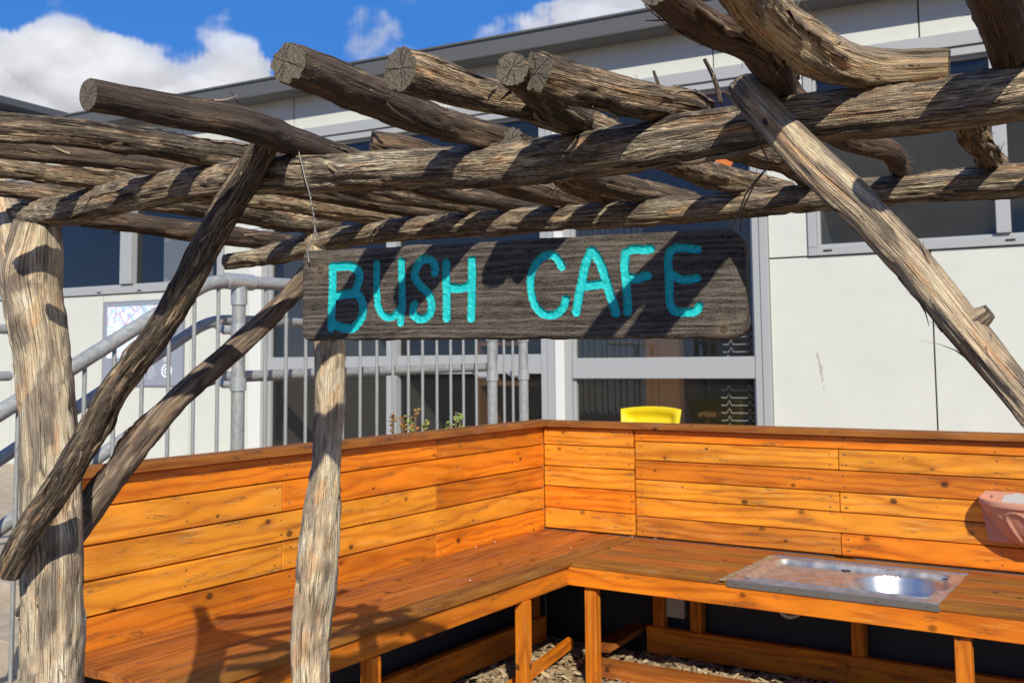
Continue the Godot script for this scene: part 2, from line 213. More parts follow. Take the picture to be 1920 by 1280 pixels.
var RAFTERS := [
	[Vector4(-0.870, 1.527, -0.579, 0.0143), Vector4(-0.867, 1.528, -0.630, 0.0152), Vector4(-0.864, 1.529, -0.681, 0.0165), Vector4(-0.846, 1.528, -0.722, 0.0171), Vector4(-0.848, 1.527, -0.765, 0.0168), Vector4(-0.865, 1.528, -0.816, 0.0164), Vector4(-0.873, 1.528, -0.866, 0.0157), Vector4(-0.879, 1.526, -0.917, 0.0154), Vector4(-0.884, 1.525, -0.968, 0.0152), Vector4(-0.889, 1.523, -1.019, 0.0151), Vector4(-0.894, 1.521, -1.070, 0.0150), Vector4(-0.899, 1.519, -1.121, 0.0148), Vector4(-0.899, 1.517, -1.174, 0.0147), Vector4(-0.882, 1.515, -1.222, 0.0146), Vector4(-0.865, 1.512, -1.270, 0.0144), Vector4(-0.852, 1.510, -1.320, 0.0144), Vector4(-0.840, 1.508, -1.370, 0.0143)],
	[Vector4(-1.116, 1.533, -0.591, 0.0153), Vector4(-1.085, 1.533, -0.632, 0.0151), Vector4(-1.058, 1.533, -0.675, 0.0146), Vector4(-1.042, 1.533, -0.726, 0.0147), Vector4(-1.028, 1.533, -0.775, 0.0144), Vector4(-1.026, 1.533, -0.826, 0.0154), Vector4(-1.010, 1.533, -0.872, 0.0155), Vector4(-0.999, 1.531, -0.919, 0.0149), Vector4(-1.000, 1.528, -0.973, 0.0147), Vector4(-1.001, 1.526, -1.024, 0.0146), Vector4(-1.002, 1.524, -1.075, 0.0144), Vector4(-1.002, 1.522, -1.126, 0.0142), Vector4(-0.984, 1.519, -1.173, 0.0142), Vector4(-0.961, 1.517, -1.219, 0.0141), Vector4(-0.937, 1.514, -1.267, 0.0140), Vector4(-0.921, 1.511, -1.316, 0.0139), Vector4(-0.905, 1.509, -1.365, 0.0138)],
	[Vector4(-1.197, 1.529, -0.641, 0.0107), Vector4(-1.176, 1.529, -0.688, 0.0109), Vector4(-1.158, 1.529, -0.736, 0.0109), Vector4(-1.141, 1.529, -0.784, 0.0110), Vector4(-1.126, 1.529, -0.833, 0.0113), Vector4(-1.115, 1.529, -0.883, 0.0120), Vector4(-1.106, 1.528, -0.933, 0.0124), Vector4(-1.097, 1.526, -0.984, 0.0128), Vector4(-1.088, 1.525, -1.034, 0.0131), Vector4(-1.080, 1.523, -1.085, 0.0134), Vector4(-1.071, 1.522, -1.135, 0.0138), Vector4(-1.063, 1.520, -1.186, 0.0143), Vector4(-1.056, 1.519, -1.236, 0.0150), Vector4(-1.047, 1.518, -1.286, 0.0155), Vector4(-1.024, 1.515, -1.332, 0.0154), Vector4(-0.999, 1.512, -1.376, 0.0152)],
	[Vector4(-1.289, 1.525, -0.691, 0.0122), Vector4(-1.282, 1.525, -0.742, 0.0126), Vector4(-1.275, 1.526, -0.792, 0.0129), Vector4(-1.268, 1.527, -0.843, 0.0133), Vector4(-1.260, 1.526, -0.894, 0.0137), Vector4(-1.246, 1.525, -0.943, 0.0141), Vector4(-1.229, 1.524, -0.991, 0.0147), Vector4(-1.212, 1.524, -1.043, 0.0152), Vector4(-1.195, 1.523, -1.091, 0.0156), Vector4(-1.179, 1.521, -1.140, 0.0157), Vector4(-1.164, 1.519, -1.188, 0.0157), Vector4(-1.149, 1.517, -1.238, 0.0157), Vector4(-1.139, 1.516, -1.288, 0.0156), Vector4(-1.129, 1.514, -1.338, 0.0155)],
	[Vector4(-1.429, 1.522, -0.767, 0.0098), Vector4(-1.415, 1.522, -0.816, 0.0102), Vector4(-1.393, 1.521, -0.859, 0.0110), Vector4(-1.369, 1.520, -0.904, 0.0122), Vector4(-1.347, 1.520, -0.951, 0.0142), Vector4(-1.327, 1.520, -0.995, 0.0163), Vector4(-1.306, 1.520, -1.042, 0.0184), Vector4(-1.295, 1.518, -1.091, 0.0193), Vector4(-1.290, 1.517, -1.139, 0.0193), Vector4(-1.292, 1.515, -1.191, 0.0189), Vector4(-1.292, 1.513, -1.240, 0.0184), Vector4(-1.265, 1.512, -1.277, 0.0172), Vector4(-1.227, 1.512, -1.312, 0.0158)],
	[Vector4(-0.579, 1.503, -0.558, 0.0146), Vector4(-0.587, 1.504, -0.609, 0.0154), Vector4(-0.596, 1.505, -0.659, 0.0159), Vector4(-0.605, 1.506, -0.710, 0.0160), Vector4(-0.612, 1.506, -0.760, 0.0156), Vector4(-0.612, 1.505, -0.811, 0.0142), Vector4(-0.600, 1.502, -0.860, 0.0119), Vector4(-0.597, 1.501, -0.910, 0.0115), Vector4(-0.607, 1.502, -0.960, 0.0120), Vector4(-0.617, 1.502, -1.010, 0.0125), Vector4(-0.626, 1.503, -1.060, 0.0130), Vector4(-0.636, 1.504, -1.111, 0.0134), Vector4(-0.645, 1.505, -1.161, 0.0139), Vector4(-0.643, 1.505, -1.211, 0.0142), Vector4(-0.637, 1.504, -1.262, 0.0143), Vector4(-0.630, 1.504, -1.313, 0.0145), Vector4(-0.622, 1.503, -1.363, 0.0142), Vector4(-0.613, 1.502, -1.414, 0.0135)],
	[Vector4(-0.524, 1.505, -0.628, 0.0168), Vector4(-0.522, 1.505, -0.679, 0.0165), Vector4(-0.516, 1.504, -0.730, 0.0149), Vector4(-0.500, 1.503, -0.777, 0.0136), Vector4(-0.496, 1.502, -0.827, 0.0136), Vector4(-0.494, 1.503, -0.878, 0.0137), Vector4(-0.496, 1.503, -0.930, 0.0139), Vector4(-0.499, 1.503, -0.981, 0.0140), Vector4(-0.501, 1.503, -1.029, 0.0142), Vector4(-0.503, 1.503, -1.080, 0.0143), Vector4(-0.505, 1.503, -1.131, 0.0144), Vector4(-0.507, 1.503, -1.183, 0.0147), Vector4(-0.505, 1.503, -1.233, 0.0149), Vector4(-0.489, 1.501, -1.281, 0.0135), Vector4(-0.471, 1.500, -1.329, 0.0122), Vector4(-0.455, 1.498, -1.378, 0.0110)],
	[Vector4(-0.432, 1.500, -0.687, 0.0155), Vector4(-0.425, 1.502, -0.738, 0.0162), Vector4(-0.420, 1.505, -0.789, 0.0168), Vector4(-0.406, 1.505, -0.834, 0.0162), Vector4(-0.388, 1.505, -0.880, 0.0141), Vector4(-0.392, 1.504, -0.930, 0.0141), Vector4(-0.399, 1.504, -0.981, 0.0142), Vector4(-0.405, 1.504, -1.029, 0.0144), Vector4(-0.411, 1.503, -1.080, 0.0145), Vector4(-0.407, 1.503, -1.130, 0.0148), Vector4(-0.395, 1.504, -1.179, 0.0150), Vector4(-0.396, 1.503, -1.227, 0.0147), Vector4(-0.399, 1.502, -1.278, 0.0144), Vector4(-0.403, 1.502, -1.329, 0.0140)],
	[Vector4(-0.272, 1.503, -0.574, 0.0104), Vector4(-0.276, 1.504, -0.625, 0.0111), Vector4(-0.276, 1.504, -0.676, 0.0116), Vector4(-0.267, 1.506, -0.725, 0.0129), Vector4(-0.272, 1.506, -0.776, 0.0136), Vector4(-0.280, 1.506, -0.826, 0.0135), Vector4(-0.291, 1.505, -0.877, 0.0128), Vector4(-0.296, 1.504, -0.927, 0.0121), Vector4(-0.297, 1.503, -0.982, 0.0114), Vector4(-0.299, 1.501, -1.033, 0.0108), Vector4(-0.300, 1.500, -1.084, 0.0102), Vector4(-0.291, 1.500, -1.133, 0.0107), Vector4(-0.277, 1.501, -1.181, 0.0117), Vector4(-0.279, 1.500, -1.232, 0.0115), Vector4(-0.287, 1.499, -1.282, 0.0111), Vector4(-0.296, 1.498, -1.333, 0.0107)],
	[Vector4(-0.222, 1.505, -0.576, 0.0142), Vector4(-0.231, 1.506, -0.634, 0.0154), Vector4(-0.236, 1.507, -0.691, 0.0163), Vector4(-0.237, 1.508, -0.749, 0.0169), Vector4(-0.233, 1.508, -0.807, 0.0170), Vector4(-0.207, 1.505, -0.854, 0.0153), Vector4(-0.153, 1.501, -0.867, 0.0128)],
	[Vector4(-0.093, 1.504, -0.665, 0.0162), Vector4(-0.096, 1.505, -0.719, 0.0168), Vector4(-0.099, 1.505, -0.773, 0.0175), Vector4(-0.101, 1.506, -0.825, 0.0180), Vector4(-0.105, 1.505, -0.879, 0.0180), Vector4(-0.106, 1.505, -0.934, 0.0174), Vector4(-0.106, 1.504, -0.985, 0.0166), Vector4(-0.105, 1.503, -1.040, 0.0158), Vector4(-0.105, 1.501, -1.094, 0.0149), Vector4(-0.105, 1.500, -1.148, 0.0141), Vector4(-0.104, 1.499, -1.203, 0.0133), Vector4(-0.102, 1.498, -1.254, 0.0127), Vector4(-0.100, 1.498, -1.309, 0.0121)],
	[Vector4(-0.755, 1.514, -0.856, 0.0113), Vector4(-0.729, 1.510, -0.891, 0.0110), Vector4(-0.737, 1.510, -0.941, 0.0115), Vector4(-0.746, 1.511, -0.988, 0.0120), Vector4(-0.756, 1.511, -1.039, 0.0126), Vector4(-0.766, 1.511, -1.089, 0.0132), Vector4(-0.775, 1.511, -1.137, 0.0137), Vector4(-0.778, 1.511, -1.187, 0.0142), Vector4(-0.773, 1.510, -1.239, 0.0146), Vector4(-0.768, 1.509, -1.290, 0.0150), Vector4(-0.761, 1.508, -1.341, 0.0151), Vector4(-0.749, 1.506, -1.387, 0.0147), Vector4(-0.736, 1.505, -1.437, 0.0143)],
	[Vector4(-0.578, 1.498, -0.873, 0.0094), Vector4(-0.596, 1.499, -0.924, 0.0101), Vector4(-0.613, 1.501, -0.973, 0.0107), Vector4(-0.631, 1.502, -1.024, 0.0114), Vector4(-0.648, 1.503, -1.076, 0.0121), Vector4(-0.665, 1.504, -1.124, 0.0128), Vector4(-0.683, 1.506, -1.175, 0.0135), Vector4(-0.691, 1.506, -1.225, 0.0140), Vector4(-0.690, 1.506, -1.280, 0.0145), Vector4(-0.688, 1.506, -1.334, 0.0148), Vector4(-0.670, 1.505, -1.381, 0.0145), Vector4(-0.646, 1.503, -1.429, 0.0138)],
	[Vector4(-0.168, 1.497, -0.999, 0.0093), Vector4(-0.173, 1.498, -1.054, 0.0103), Vector4(-0.177, 1.498, -1.105, 0.0113), Vector4(-0.182, 1.499, -1.159, 0.0122), Vector4(-0.184, 1.499, -1.214, 0.0124), Vector4(-0.186, 1.498, -1.268, 0.0122), Vector4(-0.187, 1.498, -1.319, 0.0120), Vector4(-0.186, 1.497, -1.374, 0.0112)],
	[Vector4(-1.558, 1.518, -0.942, 0.0138), Vector4(-1.531, 1.514, -0.985, 0.0145), Vector4(-1.505, 1.510, -1.032, 0.0151), Vector4(-1.492, 1.508, -1.081, 0.0157), Vector4(-1.480, 1.505, -1.131, 0.0162), Vector4(-1.469, 1.502, -1.181, 0.0168), Vector4(-1.464, 1.501, -1.235, 0.0170), Vector4(-1.470, 1.502, -1.285, 0.0168), Vector4(-1.477, 1.503, -1.336, 0.0165), Vector4(-1.485, 1.505, -1.390, 0.0162), Vector4(-1.491, 1.506, -1.441, 0.0159)],
	[Vector4(-0.445, 1.502, -0.673, 0.0124), Vector4(-0.462, 1.502, -0.732, 0.0128), Vector4(-0.479, 1.502, -0.795, 0.0128), Vector4(-0.486, 1.502, -0.856, 0.0125)]]
var LETTERS := [
	[0.0074, [PackedVector2Array([Vector2(-0.3415, 0.0478), Vector2(-0.3413, 0.0215), Vector2(-0.3424, -0.0108), Vector2(-0.3434, -0.0350), Vector2(-0.3438, -0.0531)]), PackedVector2Array([Vector2(-0.3403, 0.0478), Vector2(-0.3189, 0.0478), Vector2(-0.3024, 0.0460), Vector2(-0.2907, 0.0365), Vector2(-0.2895, 0.0274), Vector2(-0.2942, 0.0136), Vector2(-0.3000, 0.0038), Vector2(-0.3164, 0.0014), Vector2(-0.3377, -0.0009)]), PackedVector2Array([Vector2(-0.3000, 0.0038), Vector2(-0.2883, -0.0046), Vector2(-0.2825, -0.0207), Vector2(-0.2859, -0.0384), Vector2(-0.2998, -0.0530), Vector2(-0.3138, -0.0547), Vector2(-0.3303, -0.0504), Vector2(-0.3422, -0.0451)])]],
	[0.0062, [PackedVector2Array([Vector2(-0.2572, 0.0480), Vector2(-0.2572, 0.0182), Vector2(-0.2560, -0.0056), Vector2(-0.2537, -0.0215), Vector2(-0.2446, -0.0346), Vector2(-0.2333, -0.0388), Vector2(-0.2220, -0.0352), Vector2(-0.2131, -0.0247)]), PackedVector2Array([Vector2(-0.2112, 0.0507), Vector2(-0.2103, 0.0163), Vector2(-0.2097, -0.0072), Vector2(-0.2104, -0.0267), Vector2(-0.2126, -0.0481)])]],
	[0.0068, [PackedVector2Array([Vector2(-0.1511, 0.0295), Vector2(-0.1500, 0.0391), Vector2(-0.1565, 0.0491), Vector2(-0.1685, 0.0522), Vector2(-0.1796, 0.0453), Vector2(-0.1862, 0.0330), Vector2(-0.1851, 0.0212), Vector2(-0.1753, 0.0091), Vector2(-0.1643, -0.0009), Vector2(-0.1578, -0.0128), Vector2(-0.1568, -0.0263), Vector2(-0.1623, -0.0377), Vector2(-0.1754, -0.0428), Vector2(-0.1864, -0.0380), Vector2(-0.1904, -0.0292), Vector2(-0.1875, -0.0196)])]],
	[0.0069, [PackedVector2Array([Vector2(-0.1309, 0.0437), Vector2(-0.1306, 0.0132), Vector2(-0.1297, -0.0098), Vector2(-0.1303, -0.0424)]), PackedVector2Array([Vector2(-0.0857, 0.0467), Vector2(-0.0852, 0.0229), Vector2(-0.0860, -0.0037), Vector2(-0.0874, -0.0434)]), PackedVector2Array([Vector2(-0.1306, 0.0113), Vector2(-0.1231, 0.0053), Vector2(-0.1103, 0.0033), Vector2(-0.0955, 0.0052), Vector2(-0.0865, 0.0134)])]],
	[0.0062, [PackedVector2Array([Vector2(0.0640, 0.0294), Vector2(0.0586, 0.0388), Vector2(0.0509, 0.0466), Vector2(0.0391, 0.0481), Vector2(0.0261, 0.0404), Vector2(0.0159, 0.0242), Vector2(0.0127, 0.0076), Vector2(0.0145, -0.0110), Vector2(0.0193, -0.0259), Vector2(0.0280, -0.0372), Vector2(0.0418, -0.0427), Vector2(0.0555, -0.0398), Vector2(0.0654, -0.0309), Vector2(0.0695, -0.0192)])]],
	[0.0067, [PackedVector2Array([Vector2(0.1100, 0.0509), Vector2(0.1011, 0.0314), Vector2(0.0960, 0.0098), Vector2(0.0898, -0.0172), Vector2(0.0856, -0.0391)]), PackedVector2Array([Vector2(0.1119, 0.0508), Vector2(0.1221, 0.0358), Vector2(0.1294, 0.0174), Vector2(0.1364, -0.0080), Vector2(0.1435, -0.0297), Vector2(0.1466, -0.0419)]), PackedVector2Array([Vector2(0.0967, -0.0011), Vector2(0.1158, 0.0005), Vector2(0.1309, 0.0012)])]],
	[0.0065, [PackedVector2Array([Vector2(0.1635, 0.0454), Vector2(0.1613, 0.0286), Vector2(0.1628, 0.0071), Vector2(0.1642, -0.0125), Vector2(0.1648, -0.0285), Vector2(0.1646, -0.0406)]), PackedVector2Array([Vector2(0.1635, 0.0454), Vector2(0.1765, 0.0498), Vector2(0.1912, 0.0481), Vector2(0.2012, 0.0488)]), PackedVector2Array([Vector2(0.1647, 0.0106), Vector2(0.1793, 0.0061), Vector2(0.1904, 0.0104), Vector2(0.1955, 0.0102)])]],
	[0.0061, [PackedVector2Array([Vector2(0.2290, 0.0439), Vector2(0.2261, 0.0308), Vector2(0.2265, 0.0133), Vector2(0.2270, -0.0078), Vector2(0.2274, -0.0287), Vector2(0.2325, -0.0393)]), PackedVector2Array([Vector2(0.2281, 0.0430), Vector2(0.2398, 0.0482), Vector2(0.2557, 0.0469), Vector2(0.2697, 0.0447)]), PackedVector2Array([Vector2(0.2283, 0.0132), Vector2(0.2423, 0.0039), Vector2(0.2547, 0.0025), Vector2(0.2666, 0.0043)]), PackedVector2Array([Vector2(0.2307, -0.0375), Vector2(0.2342, -0.0415), Vector2(0.2465, -0.0436), Vector2(0.2641, -0.0428), Vector2(0.2695, -0.0356)])]],
]
# ---------------------------------------------------------------- textures
func make_bark(sd: int, dark: Color, mid: Color, pale: Color, cracks: float, fine: float, bias: float, amp := 1.0) -> Array:
	var w := 384
	var h := 768
	var n1 := noise(sd)
	var n2 := noise(sd + 1)
	var n3 := noise(sd + 2)
	var n4 := noise(sd + 3)
	var rgb := PackedByteArray()
	rgb.resize(w * h * 3)
	var hei := PackedByteArray()
	hei.resize(w * h)
	for x in w:
		var ca := cos(TAU * x / w)
		var sa := sin(TAU * x / w)
		for y in h:
			var s := float(y) / h
			var val := 0.0
			var cr := 0.0
			var pa := 0.0
			var fi := 0.0
			var wsum := 0.0
			for pass_k in 2:
				var s2 := s - pass_k
				var wt := 1.0
				if s > 0.86:
					wt = (1.0 - (s - 0.86) / 0.14) if pass_k == 0 else (s - 0.86) / 0.14
				elif pass_k == 1:
					break
				var warp := n4.get_noise_3d(ca * 0.9, sa * 0.9, s2 * 4.0) * 0.22
				val += wt * (0.50 * n1.get_noise_3d(ca * 4.2 + warp, sa * 4.2 - warp, s2 * 2.0) + 0.6 * n1.get_noise_3d(ca * 8.5 + warp, sa * 8.5 - warp, s2 * 4.2 + 31.0))
				fi += wt * (0.7 * n2.get_noise_3d(ca * 13.0 + warp * 2.0, sa * 13.0, s2 * 10.0) + 0.5 * n2.get_noise_3d(ca * 17.0, sa * 17.0, s2 * 40.0))
				cr += wt * n3.get_noise_3d(ca * 4.6 + warp * 1.5, sa * 4.6 + warp * 1.5, s2 * 1.5)
				pa += wt * n4.get_noise_3d(ca * 1.3 + 5.0, sa * 1.3, s2 * 4.5 + 9.0)
				wsum += wt
			var crack := pow(maxf(0.0, 1.0 - absf(cr) * 8.0), 1.4) * clampf(0.7 + pa * 2.0, 0, 1)
			var crack2 := pow(maxf(0.0, 1.0 - absf(val - 0.25) * 9.0), 2.0)
			var speck := n2.get_noise_2d(x * 0.33, y * 0.24 + 500.0)
			var fleck := smoothstep(0.30, 0.55, n1.get_noise_3d(ca * 9.0 + 70.0, sa * 9.0, s * 30.0)) * float(s < 0.93)
			var tone := 0.44 + bias + amp * (0.27 * val + 0.16 * speck + 0.30 * fleck) + fine * fi + 0.24 * pa
			var col: Color
			if tone < 0.5:
				col = dark.lerp(mid, clampf(tone * 2.0, 0, 1))
			else:
				col = mid.lerp(pale, clampf(tone * 2.0 - 1.0, 0, 1))
			var dk := maxf(0.08, 1.0 - cracks * (0.88 * crack + 0.45 * amp * crack2))
			var k := y * w + x
			var cs := (col * dk).linear_to_srgb()
			rgb[k * 3] = byte(cs.r); rgb[k * 3 + 1] = byte(cs.g); rgb[k * 3 + 2] = byte(cs.b)
			hei[k] = byte(0.60 + amp * 0.14 * val + (0.4 + 0.6 * amp) * 0.16 * fi + 0.10 * pa + 0.07 * speck + 0.06 * fleck - cracks * (0.6 * crack + 0.22 * amp * crack2))
	return [tex(w, h, rgb), tex(w, h, hei, Image.FORMAT_L8)]

func make_cut_end(sd: int) -> Array:
	var w := 160
	var n1 := noise(71 + sd)
	var ox := 0.12 * sin(sd * 2.3)
	var oy := 0.10 * cos(sd * 4.1)
	var rgb := PackedByteArray()
	rgb.resize(w * w * 3)
	var hei := PackedByteArray()
	hei.resize(w * w)
	for y in w:
		for x in w:
			var px := (x + 0.5) / w * 2.0 - 1.0 + ox
			var py := (y + 0.5) / w * 2.0 - 1.0 + oy
			var r := sqrt(px * px + py * py)
			var a := atan2(py, px)
			var wob := n1.get_noise_2d(px * 2.0, py * 2.0) * 0.35
			var rings := 0.5 + 0.5 * sin(r * 46.0 + wob * 8.0)
			var crack := 0.0
			for k in 11 + sd * 2:
				var a0 := k * TAU / (11.0 + sd * 2.0) + 0.5 * sin(k * 5.3 + sd * 3.0)
				var deep := 0.5 + 0.5 * sin(k * 2.7 + sd * 7.0)
				var dd := absf(angle_difference(a + wob * 0.5 * r, a0)) * r
				var wd := (0.012 + 0.03 * deep) * (1.0 - 0.5 * r)
				if r > 0.12 + 0.35 * (1.0 - deep):
					crack = maxf(crack, clampf(1.0 - dd / wd, 0, 1) * (0.45 + 0.55 * deep))
			crack = maxf(crack, clampf(1.0 - absf(px * cos(sd) + py * sin(sd) + wob * 0.10) / 0.030, 0, 1) * 0.9 * float(r < 0.93))
			var g := 0.58 + 0.2 * rings + 0.25 * n1.get_noise_2d(px * 5.0, py * 5.0) + 0.12 * n1.get_noise_2d(px * 40.0, py * 40.0)
			var col := Color(0.20, 0.168, 0.130) * g * (1.0 - 0.86 * crack)
			var cs := col.linear_to_srgb()
			var k2 := y * w + x
			rgb[k2 * 3] = byte(cs.r); rgb[k2 * 3 + 1] = byte(cs.g); rgb[k2 * 3 + 2] = byte(cs.b)
			hei[k2] = byte(0.7 + 0.08 * rings - 0.6 * crack)
	return [tex(w, w, rgb), tex(w, w, hei, Image.FORMAT_L8)]

# pine boards: 2.4 m along x 1.2 m across; grain, knots, mildew
func make_pine() -> Array:
	var w := 1024
	var h := 1024
	var n1 := noise(11)
	var n2 := noise(12)
	var n3 := noise(13, 1.0, 3)
	var knots := []
	var r := RandomNumberGenerator.new()
	r.seed = 5
	for k in 60:
		knots.append([r.randf() * 2.4, r.randf() * 1.2, r.randf_range(0.003, 0.011), r.randf() < 0.5])
	var rgb := PackedByteArray()
	rgb.resize(w * h * 3)
	var hei := PackedByteArray()
	hei.resize(w * h)
	# phase offset by knots, gathered on a coarse list per column band
	for x in w:
		var u := 2.4 * x / w
		var near := []
		for kn: Array in knots:
			if absf(kn[0] - u) < 0.16:
				near.append(kn)
		for y in h:
			var vv := 1.2 * y / h
			var ph := vv * 150.0 + n1.get_noise_2d(u * 0.9, vv * 9.0) * 5.0 + n1.get_noise_2d(u * 3.0 + 50.0, vv * 16.0) * 1.6
			var dark := 0.0
			var halo := 0.0
			for kn: Array in near:
				var dx: float = (u - kn[0]) / 2.6
				var dy: float = vv - kn[1]
				var rad: float = kn[2]
				var q := sqrt(dx * dx + dy * dy) / rad
				if q < 6.0:
					ph += signf(dy) * 5.0 * exp(-q * 0.75)
					var dk := sqrt((u - kn[0]) * (u - kn[0]) / 1.7 + dy * dy) / rad
					halo = maxf(halo, exp(-dk * 0.9) * 0.8)
					if dk < 1.05:
						dark = maxf(dark, (1.0 if kn[3] else 0.65) * clampf((1.05 - dk) * 5.0, 0, 1) * (0.75 + 0.25 * sin(dk * 16.0)))
			var ring := 0.5 + 0.5 * sin(ph)
			ring = pow(ring, 2.2)
			var fib := n2.get_noise_2d(u * 9.0, vv * 420.0)
			var fib2 := n2.get_noise_2d(u * 30.0 + 80.0, vv * 800.0)
			var blot := n3.get_noise_2d(u * 2.2, vv * 7.0)
			var mil := clampf((n3.get_noise_2d(u * 4.0 + 30.0, vv * 26.0 + 7.0) - 0.30) * 3.4, 0, 1)
			mil *= clampf(0.6 + n2.get_noise_2d(u * 40.0, vv * 160.0), 0, 1)
			var pale := clampf((n3.get_noise_2d(u * 3.0 + 90.0, vv * 40.0) - 0.22) * 3.0, 0, 1) * clampf(0.5 + fib * 1.2, 0, 1)
			var tone := 1.0 - 0.26 * ring + 0.10 * fib + 0.07 * fib2 + 0.30 * blot - 0.42 * halo
			var col := Color(0.80, 0.290, 0.022) * tone
			col.g -= 0.030 * ring
			col = col.lerp(Color(0.80, 0.44, 0.13), pale * 0.55)
			col = col.lerp(Color(0.17, 0.105, 0.045), mil * 0.75)
			col = col.lerp(Color(0.055, 0.026, 0.012), dark)
			var cs := Color(maxf(col.r, 0.0), maxf(col.g, 0.0), maxf(col.b, 0.002)).linear_to_srgb()
			var k2 := y * w + x
			rgb[k2 * 3] = byte(cs.r); rgb[k2 * 3 + 1] = byte(cs.g); rgb[k2 * 3 + 2] = byte(cs.b)
			hei[k2] = byte(0.6 + 0.14 * ring + 0.12 * fib + 0.1 * fib2 - 0.3 * dark)
	return [tex(w, h, rgb), tex(w, h, hei, Image.FORMAT_L8)]

# the sign's weathered board, 0.74 x 0.152 m
func make_sign_wood() -> Array:
	var w := 1024
	var h := 256
	var n1 := noise(31)
	var n2 := noise(32)
	var n3 := noise(33, 1.0, 3)
	var knots := [[0.036, 0.118, 0.0085], [0.152, 0.062, 0.005], [0.418, 0.067, 0.0055], [0.705, 0.011, 0.007]]
	var rgb := PackedByteArray()
	rgb.resize(w * h * 3)
	var hei := PackedByteArray()
	hei.resize(w * h)
	for x in w:
		var u := 0.74 * x / w
		for y in h:
			var vv := 0.152 * (1.0 - float(y) / h)
			var ph := vv * 560.0 + n1.get_noise_2d(u * 2.2, vv * 26.0) * 5.0 + n1.get_noise_2d(u * 7.0, vv * 60.0) * 0.9
			var dark := 0.0
			var halo := 0.0
			for kn: Array in knots:
				var dx: float = (u - kn[0]) / 2.2
				var dy: float = vv - kn[1]
				var q: float = sqrt(dx * dx + dy * dy) / kn[2]
				if q < 7.0:
					ph += signf(dy) * 7.0 * exp(-q * 0.55)
					var dk: float = sqrt((u - kn[0]) * (u - kn[0]) * 1.3 + dy * dy) / kn[2]
					halo = maxf(halo, exp(-maxf(dk - 1.0, 0.0) * 1.3))
					if dk < 1.0:
						dark = maxf(dark, clampf((1.0 - dk) * 6.0, 0, 1) * (0.65 + 0.35 * sin(dk * 21.0 + n2.get_noise_2d(u * 300.0, vv * 300.0) * 3.0)))
			var ring := pow(0.5 + 0.5 * sin(ph), 1.6)
			var fib := n2.get_noise_2d(u * 34.0, vv * 900.0)
			var fib2 := n2.get_noise_2d(u * 240.0, vv * 1700.0)
			var crk := pow(maxf(0.0, 1.0 - absf(n1.get_noise_2d(u * 2.4 + 40.0, vv * 60.0)) * 9.0), 2.0) * clampf(n1.get_noise_2d(u * 6.0, vv * 90.0 + 70.0) * 2.5, 0, 1)
			var blot := n3.get_noise_2d(u * 7.0, vv * 24.0)
			var tone := 0.50 + 0.40 * ring + 0.34 * fib + 0.42 * fib2 + 0.25 * blot
			var col := Color(0.140, 0.117, 0.096) * maxf(tone, 0.12)
			col = col.lerp(Color(0.30, 0.215, 0.13), halo * 0.35)
			col *= 1.0 - 0.8 * crk
			col = col.lerp(Color(0.05, 0.03, 0.018), dark)
			var cs := col.linear_to_srgb()
			var k2 := y * w + x
			rgb[k2 * 3] = byte(cs.r); rgb[k2 * 3 + 1] = byte(cs.g); rgb[k2 * 3 + 2] = byte(cs.b)
			hei[k2] = byte(0.45 + 0.25 * ring + 0.14 * fib + 0.12 * fib2 - 0.4 * crk - 0.25 * dark)
	return [tex(w, h, rgb), tex(w, h, hei, Image.FORMAT_L8)]

func make_poster() -> ImageTexture:
	var w := 256
	var h := 208
	var im := Image.create(w, h, false, Image.FORMAT_RGB8)
	var grey := Color(0.56, 0.58, 0.63)
	im.fill(grey)
	var n1 := noise(91)
	var cells := noise(92, 0.035)
	cells.noise_type = FastNoiseLite.TYPE_CELLULAR
	cells.cellular_return_type = FastNoiseLite.RETURN_DISTANCE2_SUB
	for y in range(10, 140):
		for x in range(12, 184):
			var bands := sin(n1.get_noise_2d(x * 0.012, y * 0.012) * 16.0)
			var c := Color(0.95, 0.90, 0.95)
			if bands > 0.25:
				c = Color(0.72, 0.87, 0.96)
			if absf(bands - 0.25) < 0.16:
				c = Color(0.80, 0.78, 0.88)
			if cells.get_noise_2d(x, y) < -0.93 and y < 70:
				c = Color(0.74, 0.62, 0.76)
			im.set_pixel(x, y, c)
	for b: Array in [[46, 60, 12, 17], [34, 98, 9, 11], [70, 36, 8, 14], [108, 40, 10, 18], [140, 92, 15, 11], [24, 44, 8, 9], [90, 112, 13, 9], [160, 50, 10, 13]]:
		for y in range(b[1] - b[3], b[1] + b[3] + 1):
			for x in range(b[0] - b[2], b[0] + b[2] + 1):
				var q := pow(float(x - b[0]) / b[2], 2.0) + pow(float(y - b[1]) / b[3], 2.0)
				if q < 1.0 and x > 11 and x < 184 and y > 9 and y < 140:
					im.set_pixel(x, y, Color(0.98, 0.97, 0.98) if q < 0.72 else Color(0.70, 0.78, 0.88))
	for k in 9:
		im.fill_rect(Rect2i(110, 150 + k * 5, 66 - (k * 37) % 13, 2), Color(0.72, 0.74, 0.78))
	for y in h:
		for x in range(186, w):
			var cx := 222.0 - 20.0 * sin((y - 20) * 0.012)
			if y < 150 and absf(x - cx) < 8.0 - y * 0.02 and y % 7 < 5:
				im.set_pixel(x, y, Color(0.80, 0.82, 0.86))
			var q2 := Vector2(x - 207, y - 172).length()
			if q2 < 17.0 and (q2 > 12.0 or (q2 < 8.0 and q2 > 4.0)):
				im.set_pixel(x, y, Color(0.88, 0.92, 0.94))
	return ImageTexture.create_from_image(im)

